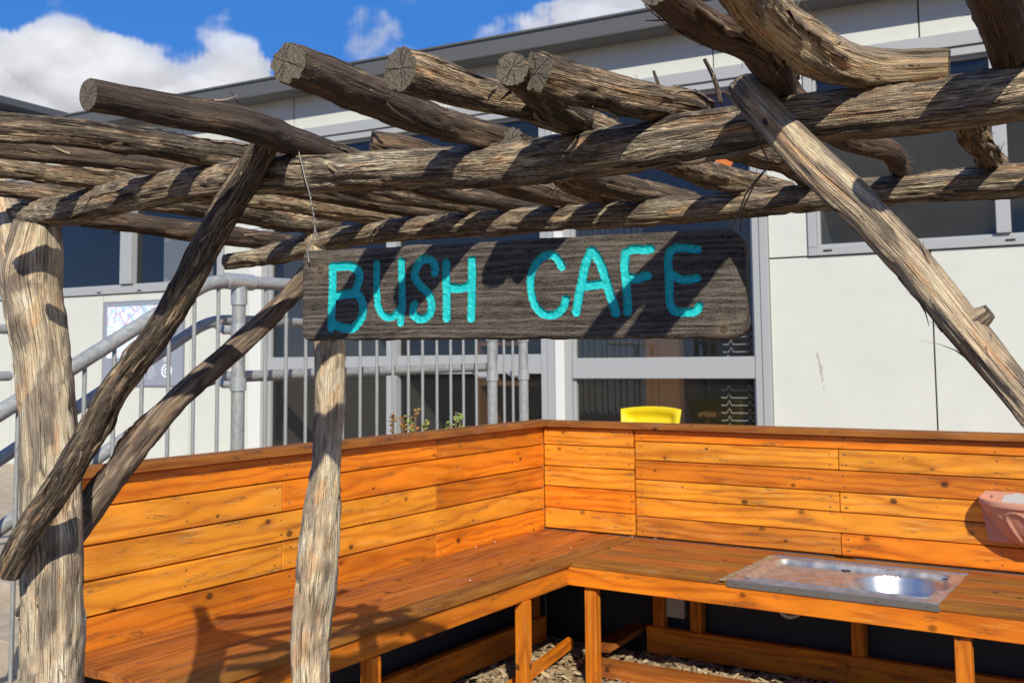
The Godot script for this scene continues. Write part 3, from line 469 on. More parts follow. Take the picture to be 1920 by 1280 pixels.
func sky_rows(w: int, h: int, y0: int, y1: int, x0: int, x1: int, heads: Array, n1: FastNoiseLite, n2: FastNoiseLite) -> Image:
	var ww := x1 - x0
	var f := PackedFloat32Array()
	f.resize(ww * (y1 - y0) * 3)
	f.fill(0.14)
	for y in range(y0, y1):
		var el := 90.0 - 180.0 * (y + 0.5) / h
		if el < -1.0:
			break
		var se := sin(deg_to_rad(el))
		var ce := cos(deg_to_rad(el))
		var up := clampf(1.0 - maxf(se, 0.0), 0, 1)
		var base := Color(0.020, 0.115, 0.44).lerp(Color(0.075, 0.315, 0.88), pow(up, 1.6))
		base = base.lerp(Color(0.42, 0.62, 0.88), pow(up, 14.0))
		var here := []
		for b: Array in heads:
			if absf(b[1] - el) < b[3] * 2.2:
				here.append([b[0], 1.0 / (b[2] * b[2]), exp(-pow((el - b[1]) / b[3], 2.0)) * b[4], (el - b[1]) / b[3], b[2] * 2.2])
		var dens := 0.0
		var lift := 0.0
		for x in ww:
			var k := ((y - y0) * ww + x) * 3
			var col := base
			if here.size() > 0:
				var az := 360.0 * (x + x0 + 0.5) / w
				if az > 180.0:
					az -= 360.0
				if x % 4 == 0:
					dens = 0.0
					lift = 0.0
					for b: Array in here:
						var da: float = absf(az - b[0])
						if da > 180.0:
							da = 360.0 - da
						if da > b[4]:
							continue
						var g: float = exp(-da * da * b[1]) * b[2]
						if g > dens:
							lift = b[3]
						dens = maxf(dens, g) + minf(dens, g) * 0.45
				if dens > 0.03:
					var ar := deg_to_rad(az)
					var d := Vector3(ce * sin(ar), se * 1.5, -ce * cos(ar))
					var nv := n1.get_noise_3d(d.x * 11.0, d.y * 11.0, d.z * 11.0)
					var soft := lerpf(0.34, 0.15, smoothstep(0.35, 0.6, dens))
					var cov := smoothstep(0.36, 0.36 + soft, dens + nv * 0.55)
					if cov > 0.001:
						var sh := n2.get_noise_3d(d.x * 14.0 + 3.0, d.y * 14.0 + 0.25, d.z * 14.0)
						var lum := clampf(0.74 + 0.10 * lift + 0.24 * sh + 0.16 * nv, 0.40, 0.98)
						col = base.lerp(Color(lum * 0.975, lum * 0.985, lum + 0.025), cov * clampf(0.30 + dens * 0.9, 0, 1))
			f[k] = col.r
			f[k + 1] = col.g
			f[k + 2] = col.b
	return Image.create_from_data(ww, y1 - y0, false, Image.FORMAT_RGBF, f.to_byte_array())

# the whole sky coarsely, and the part round the view again at the panorama's own resolution
func make_sky() -> ImageTexture:
	var n1 := noise(204, 1.0, 5)
	n1.fractal_gain = 0.52
	var n2 := noise(207, 1.0, 4)
	var heads := []
	for b: Array in CLOUDS:
		heads.append(b)
	var r := RandomNumberGenerator.new()
	r.seed = 8
	for k in 52:
		var az := r.randf_range(-180, 180)
		var el := 8.0 + 70.0 * pow(r.randf(), 1.5)
		if az > -88 and az < -8 and el < 26.0:
			continue
		heads.append([az, el, r.randf_range(7, 16) / maxf(0.3, cos(deg_to_rad(el))), r.randf_range(3, 8), r.randf_range(0.55, 0.95)])
	var im := sky_rows(1024, 512, 0, 512, 0, 1024, heads, n1, n2)
	im.resize(4096, 2048, Image.INTERPOLATE_BILINEAR)
	var x0 := int(4096 * (360.0 - 92.0) / 360.0)
	var part := sky_rows(4096, 2048, 560, 1036, x0, 4096, heads, n1, n2)
	im.blit_rect(part, Rect2i(0, 0, 4096 - x0, 476), Vector2i(x0, 560))
	return ImageTexture.create_from_image(im)
# ---------------------------------------------------------------- poles
func textured(pair: Array, rough: float, depth_cm: float, tint := Color.WHITE, vertex := false) -> StandardMaterial3D:
	var m := StandardMaterial3D.new()
	m.albedo_texture = pair[0]
	m.albedo_color = tint
	m.roughness = rough
	m.metallic_specular = 0.3
	if depth_cm > 0.0:
		m.heightmap_enabled = true
		m.heightmap_texture = pair[1]
		m.heightmap_scale = depth_cm
	m.vertex_color_use_as_albedo = vertex
	return m

func catmull(p: Array, k: int, t: float) -> Vector4:
	var a: Vector4 = p[maxi(k - 1, 0)]
	var b: Vector4 = p[k]
	var c: Vector4 = p[k + 1]
	var d: Vector4 = p[mini(k + 2, p.size() - 1)]
	return 0.5 * ((2.0 * b) + (c - a) * t + (2.0 * a - 5.0 * b + 4.0 * c - d) * t * t + (3.0 * b - a - 3.0 * c + d) * t * t * t)

# one round pole: a displaced tube with cut ends as children. wild: how lumpy; bark: share of bark left; lumps: [place 0..1, angle, height, spread]
func pole(called: String, pts: Array, parent: Node, sd: int, kind: String, wild := 1.0, bark := 0.5, lumps := [], ends := [true, true], peels := [], tint := Color.WHITE) -> MeshInstance3D:
	var nz := noise(sd * 7 + 3)
	var line := []
	for k in pts.size() - 1:
		var a: Vector4 = pts[k]
		var b: Vector4 = pts[k + 1]
		var steps := maxi(2, int(ceil(Vector3(a.x - b.x, a.y - b.y, a.z - b.z).length() / 0.0066)))
		for s in steps:
			line.append(catmull(pts, k, float(s) / steps))
	line.append(pts[-1])
	var total := 0.0
	for k in line.size() - 1:
		total += Vector3(line[k + 1].x - line[k].x, line[k + 1].y - line[k].y, line[k + 1].z - line[k].z).length()
	var sides := 40
	var mb := MB.new()
	var pos := PackedVector3Array()
	var cols := PackedColorArray()
	var uvs := PackedVector2Array()
	var nx := Vector3.ZERO
	var along := 0.0
	var m := line.size()
	var turns := 1.0 if line[m / 2].w < 0.033 else 2.0
	var woff := rng.randf() * 0.7
	var tangents := []
	var warm := nz.get_noise_2d(3.3, 8.1)
	for k in m:
		var P := Vector3(line[k].x, line[k].y, line[k].z)
		var A: Vector4 = line[maxi(k - 1, 0)]
		var B: Vector4 = line[mini(k + 1, m - 1)]
		var tg := Vector3(B.x - A.x, B.y - A.y, B.z - A.z).normalized()
		tangents.append(tg)
		if k == 0:
			nx = (Vector3.UP if absf(tg.y) < 0.8 else Vector3.RIGHT).cross(tg).normalized()
		else:
			along += (P - Vector3(line[k - 1].x, line[k - 1].y, line[k - 1].z)).length()
			nx = (nx - tg * nx.dot(tg)).normalized()
		var ny := tg.cross(nx)
		var r: float = line[k].w
		for j in sides + 1:
			var a := TAU * (j % sides) / sides
			var ca := cos(a)
			var sa := sin(a)
			var low := nz.get_noise_3d(ca * 0.7, sa * 0.7, along * 9.5)
			var groove := absf(nz.get_noise_3d(ca * 2.3 + 20.0, sa * 2.3, along * 4.4))
			var fl := nz.get_noise_3d(ca * 1.6 + 40.0, sa * 1.6, along * 7.5 + low * 0.6)
			var fine := nz.get_noise_3d(ca * 5.0 + 60.0, sa * 5.0, along * 27.0)
			var onbark := smoothstep(-0.05, 0.05, fl + (bark - 0.5) * 1.3)
			var disp := r * (0.075 * wild * low) + 0.0022 * onbark * wild + 0.0007 * wild * fine * (0.4 + onbark)
			disp -= (0.0013 + 0.0022 * wild) * pow(maxf(0.0, 1.0 - groove * 7.0), 1.5) * (r / 0.022)
			var knot := 0.0
			for L0: Array in lumps:
				var L := [L0[0], L0[1], L0[2] * 0.726, L0[3] * 0.726]
				var ds: float = (along / total - L[0]) * total / L[3]
				var da: float = angle_difference(a, L[1]) * r / L[3]
				var q := ds * ds + da * da
				if q < 6.0:
					disp += L[2] * exp(-q * 1.2) - absf(L[2]) * 0.5 * exp(-q * 9.0)
					knot = maxf(knot, exp(-q * 2.5))
			pos.append(P + (nx * ca + ny * sa) * (r + disp))
			var tone := 1.0 + 0.24 * low + 0.24 * fine
			var cb := Color(0.48, 0.45, 0.435) * (1.0 + 0.15 * warm)
			var cw := Color(1.04, 0.93, 0.80)
			var cc := cw.lerp(cb, onbark) * tone
			var rust := smoothstep(0.42, 0.6, nz.get_noise_3d(ca * 1.5 + 90.0, sa * 1.5, along * 12.0)) * (1.0 - onbark)
			cc = cc.lerp(Color(1.02, 0.66, 0.42), rust * 0.6)
			cc = cc.lerp(Color(0.30, 0.26, 0.235), knot * 0.72)
			cols.append(Color(cc.r * tint.r, cc.g * tint.g, cc.b * tint.b, 1.0))
			uvs.append(Vector2(turns * j / sides, along / (0.45 if kind == "bark" else 0.85) + woff))
	for k in m:
		for j in sides + 1:
			var j0 := (j - 1 + sides) % sides
			var j1 := (j + 1) % sides
			var du := pos[k * (sides + 1) + j1] - pos[k * (sides + 1) + j0]
			var dv := pos[mini(k + 1, m - 1) * (sides + 1) + j] - pos[maxi(k - 1, 0) * (sides + 1) + j]
			var nn := du.cross(dv).normalized()
			var ctr := Vector3(line[k].x, line[k].y, line[k].z)
			if nn.dot(pos[k * (sides + 1) + j] - ctr) < 0.0:
				nn = -nn
			mb.v.append(pos[k * (sides + 1) + j])
			mb.n.append(nn)
	mb.t = uvs
	mb.c = cols
	for k in m - 1:
		for j in sides:
			var a := k * (sides + 1) + j
			mb.quad(a, a + 1, a + sides + 2, a + sides + 1)
	var o := put(called, mb.mesh(), mats[kind], parent)
	for e in 2:
		if not ends[e]:
			continue
		var k := 0 if e == 0 else m - 1
		var tg: Vector3 = -tangents[0] if e == 0 else tangents[m - 1]
		var ctr := Vector3(line[k].x, line[k].y, line[k].z)
		var cb := MB.new()
		var ax := (Vector3.UP if absf(tg.y) < 0.8 else Vector3.RIGHT).cross(tg).normalized()
		var ay := tg.cross(ax)
		var rot := rng.randf() * TAU
		ax = ax.rotated(tg, rot)
		ay = ay.rotated(tg, rot)
		var r: float = line[k].w
		var c0 := cb.vert(ctr + tg * 0.0016, tg, Vector2(0.5, 0.5))
		var rings := []
		for q: Array in [[0.9, 0.0015], [1.0, 0.0]]:
			var ring := []
			for j in sides:
				var p: Vector3 = ctr + (pos[k * (sides + 1) + j] - ctr) * q[0] + tg * q[1]
				var d: Vector3 = p - ctr
				ring.append(cb.vert(p, tg, Vector2(0.5 + d.dot(ax) / r * 0.46, 0.5 + d.dot(ay) / r * 0.46)))
			rings.append(ring)
		for j in sides:
			cb.tri(c0, rings[0][j], rings[0][(j + 1) % sides])
			cb.quad(rings[0][j], rings[0][(j + 1) % sides], rings[1][(j + 1) % sides], rings[1][j])
		put("cut_end", cb.mesh(), mats["cut_end%d" % (rng.randi() % 4)], o)
	# loose bark fibres lifting off the surface
	var fb := MB.new()
	var count := int(total * 180.0 * wild * (0.4 + bark))
	for q in count:
		var k := rng.randi_range(2, m - 3)
		var j := rng.randi_range(0, sides - 1)
		var p := pos[k * (sides + 1) + j]
		var nn := mb.n[k * (sides + 1) + j]
		var tg: Vector3 = tangents[k] * (1.0 if rng.randf() < 0.5 else -1.0)
		var side := tg.cross(nn).normalized()
		var big := rng.randf() < 0.10
		var ln := rng.randf_range(0.013, 0.036) if big else rng.randf_range(0.004, 0.014)
		var wd := rng.randf_range(0.0008, 0.0022) if big else rng.randf_range(0.0002, 0.0007)
		var dirv := (tg + side * rng.randf_range(-0.5, 0.5)).normalized()
		var curl := rng.randf_range(0.1, 0.6)
		var shade := rng.randf_range(0.45, 1.15)
		var col := Color(0.36, 0.26, 0.165) * shade
		col.a = 1.0
		var prev := []
		for s in 4:
			var tt := s / 3.0
			var c := p + dirv * ln * tt + nn * (0.0004 + ln * curl * tt * tt) + side * ln * 0.2 * tt * tt * sin(q * 1.7)
			var hw := wd * (1.0 - 0.8 * tt)
			var a := fb.vert(c - side * hw, nn, Vector2.ZERO, col)
			var b := fb.vert(c + side * hw, nn, Vector2.ZERO, col)
			if prev:
				fb.quad(prev[0], prev[1], b, a)
			prev = [a, b]
	# long strips of bark peeling away: [from, to, angle, width, lift]
	for pe: Array in peels:
		var sb := MB.new()
		var k0 := int(pe[0] * (m - 1))
		var k1 := int(pe[1] * (m - 1))
		var prev := []
		for k in range(k0, k1 + 1):
			var q := float(k - k0) / maxf(1.0, k1 - k0)
			var jj := posmod(int(pe[2] / TAU * sides + 1.6 * nz.get_noise_1d(k * 0.05)), sides)
			var p := pos[k * (sides + 1) + jj]
			var nn := mb.n[k * (sides + 1) + jj]
			var side: Vector3 = tangents[k].cross(nn).normalized()
			var lift: float = pe[4] * (0.25 + 0.75 * absf(nz.get_noise_1d(k * 0.06 + 30.0)) * 2.0) * sin(PI * clampf(q * 1.1, 0, 1)) + 0.0006
			var hw: float = pe[3] * (0.6 + 0.4 * nz.get_noise_1d(k * 0.23)) * (0.35 + 0.65 * sin(PI * q))
			var col := Color(0.24, 0.168, 0.115) * (1.0 + 0.5 * nz.get_noise_1d(k * 0.2 + 9.0))
			col.a = 1.0
			var a := sb.vert(p - side * hw + nn * lift * 0.3, (nn - side).normalized(), Vector2.ZERO, col)
			var b := sb.vert(p + nn * (lift * 0.7 + 0.0008), nn, Vector2.ZERO, col)
			var c := sb.vert(p + side * hw + nn * (lift + 0.001 * nz.get_noise_1d(k * 0.4)), (nn + side).normalized(), Vector2.ZERO, col)
			if prev:
				sb.quad(prev[0], prev[1], b, a)
				sb.quad(prev[1], prev[2], c, b)
			prev = [a, b, c]
		put("bark_strip", sb.mesh(), mats.fibre, o)
	if count > 0:
		var fo := put("bark_fibres", fb.mesh(), mats.fibre, o)
		fo.set_meta("kind", "stuff")
	return o

func build_pergola() -> void:
	var t := thing("pole_pergola", "rustic pergola of rough grey-brown branches tied over the timber bench", "pergola", Vector3.ZERO)
	pole("post", POST_L, t, 1, "bare", 0.8, 0.40, [[0.05, 2.5, 0.012, 0.045], [0.10, 2.9, 0.010, 0.03], [0.27, 1.9, -0.020, 0.034], [0.30, 2.05, -0.014, 0.024], [0.46, 3.6, 0.010, 0.03]], [true, false])
	pole("fork_limb", LIMB, t, 2, "bare", 0.8, 0.2)
	pole("post", POST_RL, t, 3, "bare", 1.0, 0.28, [[0.37, 2.1, 0.010, 0.025], [0.42, 2.35, -0.007, 0.05], [0.46, 2.4, -0.006, 0.045]], [true, false])
	pole("post", POST_R, t, 4, "bare", 0.8, 0.3, [], [true, false])
	pole("post", POST_RR, t, 5, "bare", 0.8, 0.3, [], [true, false])
	pole("beam", BEAM_FRONT, t, 6, "bark", 1.0, 0.42, [], [true, true], [[0.05, 0.16, 5.0, 0.003, 0.003], [0.30, 0.42, 1.0, 0.003, 0.004], [0.55, 0.62, 3.2, 0.003, 0.004], [0.62, 0.75, 4.4, 0.003, 0.004], [0.2, 0.3, 4.0, 0.003, 0.004]])
	pole("beam", BEAM_REAR, t, 7, "bark", 1.0, 0.40, [], [true, true], [[0.1, 0.2, 5.0, 0.003, 0.004], [0.3, 0.4, 4.6, 0.003, 0.005], [0.6, 0.75, 0.4, 0.004, 0.003], [0.45, 0.55, 4.4, 0.003, 0.005]])
	pole("brace", BRACE_L, t, 8, "bark", 1.0, 0.72, [[0.30, 2.0, 0.007, 0.02], [0.62, 4.0, 0.005, 0.02]], [true, true], [[0.2, 0.35, 2.0, 0.004, 0.004], [0.4, 0.6, 1.2, 0.004, 0.004], [0.7, 0.85, 3.0, 0.004, 0.004]], Color(0.82, 0.80, 0.78))
	pole("brace", BRACE_SIDE, t, 9, "smooth", 0.9, 0.5, [], [true, true], [[0.05, 0.42, 5.2, 0.006, 0.008], [0.35, 0.75, 5.0, 0.005, 0.006], [0.02, 0.2, 0.6, 0.004, 0.005], [0.1, 0.5, 5.9, 0.004, 0.006]])
	pole("brace", BRACE_R, t, 10, "bare", 0.9, 0.25, [[0.60, 0.4, 0.016, 0.016], [0.60, 5.9, 0.012, 0.018], [0.45, 3.0, 0.004, 0.03]], [true, true], [], Color(0.88, 0.88, 0.88))
	pole("branch_stub", STUB_POST, t, 60, "bark", 1.4, 0.9, [], [false, true])
	pole("branch_stub", STUB_BRACE, t, 61, "bare", 0.8, 0.3, [], [false, true], [], Color(0.85, 0.85, 0.85))
	pole("twig", TWIG_A, t, 62, "bark", 0.4, 0.4, [], [false, true])
	pole("twig", TWIG_B, t, 63, "bark", 0.3, 0.6, [], [false, true])
	pole("twig", TWIG_C, t, 64, "bark", 0.3, 0.9, [], [true, false], [], Color(0.5, 0.5, 0.5))
	var bh := MB.new()
	bh.tube([HOLE + Vector3(0, 0, -0.004), HOLE + Vector3(0, 0, 0.0008)], [0.0032, 0.0032], 14)
	put("bolt_hole", bh.mesh(), mats.rubber, t)
	for k in RAFTERS.size():
		var kind: String = ["smooth", "bark", "smooth", "bark", "bark", "smooth", "bark", "bark", "smooth", "bare", "smooth", "smooth", "bark", "bark", "smooth", "bark"][k]
		var bk: float = [0.95, 0.75, 0.8, 0.35, 0.7, 0.8, 0.5, 0.4, 0.98, 0.4, 0.98, 0.7, 0.6, 0.3, 0.8, 0.8, 0.4][k]
		var wl: float = [0.5, 0.9, 0.8, 1.3, 0.8, 0.9, 1.0, 1.3, 0.5, 1.1, 0.4, 1.0, 1.0, 1.6, 0.7, 0.7, 0.9][k]
		var lp := []
		if k == 0:
			lp = [[0.3, 1.2, 0.004, 0.03]]
		elif k == 1:
			lp = [[0.2, 4.6, 0.004, 0.016], [0.38, 4.0, 0.006, 0.02]]
		elif k == 5:
			lp = [[0.35, 4.2, 0.005, 0.02]]
		var pl := []
		for q in 4:
			var t0 := rng.randf_range(0.02, 0.7)
			pl.append([t0, t0 + rng.randf_range(0.08, 0.25), rng.randf() * TAU, rng.randf_range(0.002, 0.005), rng.randf_range(0.002, 0.006)])
		var tn: Color = [Color(0.62, 0.62, 0.64), Color(0.80, 0.79, 0.78), Color(0.76, 0.75, 0.75), Color(0.95, 0.90, 0.82), Color(0.8, 0.78, 0.76), Color(0.78, 0.77, 0.75), Color(0.95, 0.90, 0.84), Color(0.80, 0.78, 0.74), Color(0.86, 0.76, 0.70), Color(0.88, 0.84, 0.76), Color(0.72, 0.62, 0.56), Color(0.82, 0.78, 0.74), Color(0.8, 0.76, 0.72), Color(0.9, 0.82, 0.72), Color(0.7, 0.68, 0.67), Color(0.7, 0.68, 0.67), Color(0.72, 0.70, 0.68)][k]
		pole("rafter", RAFTERS[k], t, 20 + k, kind, wl, bk, lp, [true, true], pl, tn)

# ---------------------------------------------------------------- carved sign
func seg_dist(p: Vector2, a: Vector2, b: Vector2) -> float:
	var ab := b - a
	var t := clampf((p - a).dot(ab) / maxf(ab.length_squared(), 1e-12), 0, 1)
	return (p - a - ab * t).length()

const SK := 0.6565

func build_sign() -> void:
	var t := thing("hanging_sign", "weathered plank sign with carved turquoise BUSH CAFE lettering hung by wire", "sign", Vector3(-0.844 * SK, 1.27 + 0.108 * SK, -1.30 * SK))
	t.rotation.y = deg_to_rad(10.0)
	var x0 := -0.402
	var x1 := 0.334
	var nu := 500
	var nv := 104
	var nzs := noise(55)
	var curves := []
	for L: Array in LETTERS:
		var segs := []
		var bb := Rect2(L[1][0][0], Vector2.ZERO)
		for pl: PackedVector2Array in L[1]:
			# smooth the hand-carved stroke
			var sm := []
			for k in pl.size() - 1:
				for s in 5:
					var q := s / 5.0
					var a := pl[maxi(k - 1, 0)]
					var b := pl[k]
					var c := pl[k + 1]
					var d := pl[mini(k + 2, pl.size() - 1)]
					sm.append(0.5 * ((2.0 * b) + (c - a) * q + (2.0 * a - 5.0 * b + 4.0 * c - d) * q * q + (3.0 * b - a - 3.0 * c + d) * q * q * q))
			sm.append(pl[pl.size() - 1])
			for k in sm.size() - 1:
				segs.append([sm[k], sm[k + 1]])
			for p: Vector2 in sm:
				bb = bb.expand(p)
		curves.append([L[0], segs, bb.grow(0.02)])
	var pos := PackedVector3Array()
	var sdf := PackedFloat32Array()
	var owner_of := PackedInt32Array()
	pos.resize((nu + 1) * (nv + 1))
	sdf.resize(pos.size())
	owner_of.resize(pos.size())
	var cell := (x1 - x0) / nu
	var dist := func(p: Vector2) -> Array:
		var best := 1.0
		var who := -1
		for k in curves.size():
			if not (curves[k][2] as Rect2).has_point(p):
				continue
			var hw: float = curves[k][0] + 0.0006 * nzs.get_noise_2d(p.x * 160.0, p.y * 160.0) + 0.0004 * nzs.get_noise_2d(p.x * 420.0, p.y * 420.0)
			for sg: Array in curves[k][1]:
				var dd := seg_dist(p, sg[0], sg[1]) - hw
				if dd < best:
					best = dd
					who = k
		return [best, who]
	for i in nu + 1:
		var x := x0 + cell * i
		var el := x - x0
		var er := x1 - x
		var rt := 0.012
		var trim_t := 0.0
		var trim_b := 0.0
		if el < rt:
			trim_t = rt - sqrt(maxf(0.0, rt * rt - (rt - el) * (rt - el)))
			trim_b = trim_t * 1.2
		if er < 0.03:
			trim_t = 0.03 - sqrt(maxf(0.0, 0.0009 - (0.03 - er) * (0.03 - er)))
			if er < 0.02:
				trim_b = (0.02 - sqrt(maxf(0.0, 0.0004 - (0.02 - er) * (0.02 - er)))) * 1.1
		var f := (x - x0) / (x1 - x0)
		var yt := lerpf(0.0765, 0.0715, f) - trim_t + 0.0012 * nzs.get_noise_1d(x * 14.0) + 0.0006 * nzs.get_noise_1d(x * 60.0)
		var yb := lerpf(-0.0715, -0.0805, f) + trim_b + 0.0011 * nzs.get_noise_1d(x * 16.0 + 40.0) + 0.0008 * nzs.get_noise_1d(x * 50.0 + 9.0)
		for j in nv + 1:
			var y := lerpf(yb, yt, float(j) / nv)
			var p := Vector2(x, y)
			var dd: Array = dist.call(p)
			if absf(dd[0]) < cell * 0.62:
				var e := 0.0004
				var gx: float = dist.call(p + Vector2(e, 0))[0] - dist.call(p - Vector2(e, 0))[0]
				var gy: float = dist.call(p + Vector2(0, e))[0] - dist.call(p - Vector2(0, e))[0]
				var g := Vector2(gx, gy)
				if g.length() > 1e-7:
					p -= g.normalized() * dd[0]
				dd[0] = 0.0
			var k := i * (nv + 1) + j
			var edge := minf(minf(yt - y, y - yb) + 0.0004, minf(el, er) + 0.0004)
			var bev := 0.0
			if edge < 0.005:
				bev = 0.005 - sqrt(maxf(0.0, 0.000025 - (0.005 - edge) * (0.005 - edge)))
			if er < 0.012:
				bev = maxf(bev, (0.012 - er) * 0.55)
			var z := 0.0010 * nzs.get_noise_2d(p.x * 9.0, p.y * 260.0) + 0.0006 * nzs.get_noise_2d(p.x * 30.0, p.y * 700.0) - bev
			if dd[0] < 0.0:
				var q := clampf(-dd[0] / 0.0030, 0, 1)
				z = lerpf(z, -0.0042 + 0.0006 * nzs.get_noise_2d(p.x * 90.0, p.y * 90.0) + 0.0003 * nzs.get_noise_2d(p.x * 330.0, p.y * 330.0), sqrt(1.0 - (1.0 - q) * (1.0 - q)))
			pos[k] = Vector3(p.x, p.y, z)
			sdf[k] = dd[0]
			owner_of[k] = dd[1]
	var nor := PackedVector3Array()
	nor.resize(pos.size())
	for i in nu + 1:
		for j in nv + 1:
			var du := pos[mini(i + 1, nu) * (nv + 1) + j] - pos[maxi(i - 1, 0) * (nv + 1) + j]
			var dv := pos[i * (nv + 1) + mini(j + 1, nv)] - pos[i * (nv + 1) + maxi(j - 1, 0)]
			var nn := du.cross(dv)
			nor[i * (nv + 1) + j] = nn.normalized() if nn.length() > 1e-12 else Vector3(0, 0, 1)
	var plank := MB.new()
	var letters := []
	for k in curves.size():
		letters.append(MB.new())
	var ids := []
	for k in curves.size() + 1:
		ids.append({})
	for i in nu:
		for j in nv:
			var q := [i * (nv + 1) + j, (i + 1) * (nv + 1) + j, (i + 1) * (nv + 1) + j + 1, i * (nv + 1) + j + 1]
			var who := -1
			var low := 0.0
			for w: int in q:
				if sdf[w] < low:
					low = sdf[w]
					who = owner_of[w]
			var mb: MB = plank if who < 0 else letters[who]
			var idm: Dictionary = ids[who + 1]
			var o := []
			for w: int in q:
				if not idm.has(w):
					idm[w] = mb.vert(pos[w], nor[w], Vector2((pos[w].x - x0) / 0.74, 1.0 - (pos[w].y + 0.0805) / 0.158))
				o.append(idm[w])
			mb.quad(o[0], o[1], o[2], o[3])
	# sides and back of the plank
	var th := 0.036
	var rim := []
	for i in nu + 1:
		rim.append(i * (nv + 1))
	for j in range(1, nv + 1):
		rim.append(nu * (nv + 1) + j)
	for i in range(nu - 1, -1, -1):
		rim.append(i * (nv + 1) + nv)
	for j in range(nv - 1, 0, -1):
		rim.append(j)
	var ctr := Vector3(-0.034, -0.001, 0)
	var last := []
	var first := []
	for k in rim.size() + 1:
		var w: int = rim[k % rim.size()]
		var pa := pos[w]
		var pb: Vector3 = pos[rim[(k + 1) % rim.size()]]
		var pc: Vector3 = pos[rim[(k - 1 + rim.size()) % rim.size()]]
		var tg := (pb - pc)
		var nn := Vector3(tg.y, -tg.x, 0).normalized()
		var uv := Vector2((pa.x - x0) / 0.74, 1.0 - (pa.y + 0.0805) / 0.158)
		var a := plank.vert(pa, (nn + nor[w]).normalized(), uv)
		var b := plank.vert(Vector3(pa.x + nn.x * 0.0014, pa.y + nn.y * 0.0014, -0.012), nn, uv + Vector2(0, 0.08))
		var c := plank.vert(Vector3(pa.x, pa.y, -th), nn, uv + Vector2(0, 0.22))
		if last:
			plank.quad(last[0], a, b, last[1])
			plank.quad(last[1], b, c, last[2])
		last = [a, b, c]
	var back := plank.vert(Vector3(ctr.x, ctr.y, -th), Vector3(0, 0, -1), Vector2(0.5, 0.5))
	var pv := -1
	for k in rim.size() + 1:
		var pa := pos[rim[k % rim.size()]]
		var a := plank.vert(Vector3(pa.x, pa.y, -th), Vector3(0, 0, -1), Vector2((pa.x - x0) / 0.74, 1.0 - (pa.y + 0.0805) / 0.158))
		if pv >= 0:
			plank.tri(back, pv, a)
		pv = a
	put("plank", plank.scaled(SK), mats.sign_wood, t)
	for k in curves.size():
		put("letter", (letters[k] as MB).scaled(SK), mats.turquoise, t)
	# hanging wires
	var wl := MB.new()
	var inv := Transform3D(t.basis, Vector3(-0.844, 1.378, -1.30)).affine_inverse()
	var pl := []
	for p: Vector3 in [Vector3(-1.2816, 1.6335, -1.2620), Vector3(-1.2658, 1.5849, -1.2620), Vector3(-1.2613, 1.5601, -1.2680), Vector3(-1.2541, 1.5290, -1.2700), Vector3(-1.2462, 1.5002, -1.2660), Vector3(-1.2377, 1.4801, -1.2550), Vector3(-1.2238, 1.4566, -1.2260), Vector3(-1.2179, 1.4342, -1.2240)]:
		pl.append(inv * p)
	wl.tube(pl, [0.0011, 0.0011, 0.0011, 0.0011, 0.0011, 0.0011, 0.0011, 0.0011], 8)
	var tw := []
	for k in 34:
		var q := k / 33.0
		tw.append(inv * (Vector3(-1.2613, 1.5601, -1.2680).lerp(Vector3(-1.2462, 1.5002, -1.2660), q) + Vector3(cos(k * 1.1), 0.0, sin(k * 1.1)) * 0.0022))
	var rr := []
	for k in 34:
		rr.append(0.0009)
	wl.tube(tw, rr, 6)
	var bk := []
	for p: Vector3 in [Vector3(-1.2462, 1.5002, -1.2660), Vector3(-1.2346, 1.4759, -1.2620), Vector3(-1.2353, 1.4500, -1.2900)]:
		bk.append(inv * p)
	wl.tube(bk, [0.001, 0.001, 0.001], 6)
	put("hanging_wire", wl.scaled(SK), mats.wire, t)
	var w2 := MB.new()
	for path: Array in [[Vector3(-0.4696, 1.5840, -1.2620), Vector3(-0.4569, 1.5539, -1.2600), Vector3(-0.4464, 1.5261, -1.2680), Vector3(-0.4482, 1.5160, -1.2780), Vector3(-0.4709, 1.5052, -1.2980), Vector3(-0.4952, 1.4888, -1.3180), Vector3(-0.5115, 1.4667, -1.3350), Vector3(-0.5276, 1.4470, -1.3440), Vector3(-0.5422, 1.4300, -1.3480)], [Vector3(-0.4482, 1.5160, -1.2780), Vector3(-0.4792, 1.5006, -1.3100), Vector3(-0.5073, 1.4786, -1.3450), Vector3(-0.5182, 1.4626, -1.3600), Vector3(-0.5275, 1.4483, -1.3800)]]:
		var p2 := []
		var r2 := []
		for p: Vector3 in path:
			p2.append(inv * p)
			r2.append(0.0011)
		w2.tube(p2, r2, 8)
	put("hanging_wire", w2.scaled(SK), mats.wire_dark, t)
# ---------------------------------------------------------------- L-shaped bench
const XL := -2.551
const ZR := -4.095
const DECK := 0.49
const BXF := -2.06
const BZF := -3.487

# one plank as a mesh of its own, its grain along axis ax
func board(called: String, parent: Node, ctr: Vector3, size: Vector3, ax: int, m: Material, bev := 0.0025, loose := 0.0) -> MeshInstance3D:
	var mb := MB.new()
	var len := size[ax]
	var uo := rng.randf_range(0.0, maxf(0.0, 1.0 - len / 2.4)) + len / 4.8
	mb.box(Vector3.ZERO, size, bev, ax, uo, rng.randf(), 1.0 / 2.4, 1.0 / 1.2)
	var o := put(called, mb.mesh(), m, parent, ctr)
	if loose > 0.0:
		o.rotation = Vector3(rng.randf_range(-1, 1), rng.randf_range(-1, 1), rng.randf_range(-1, 1)) * loose
	return o

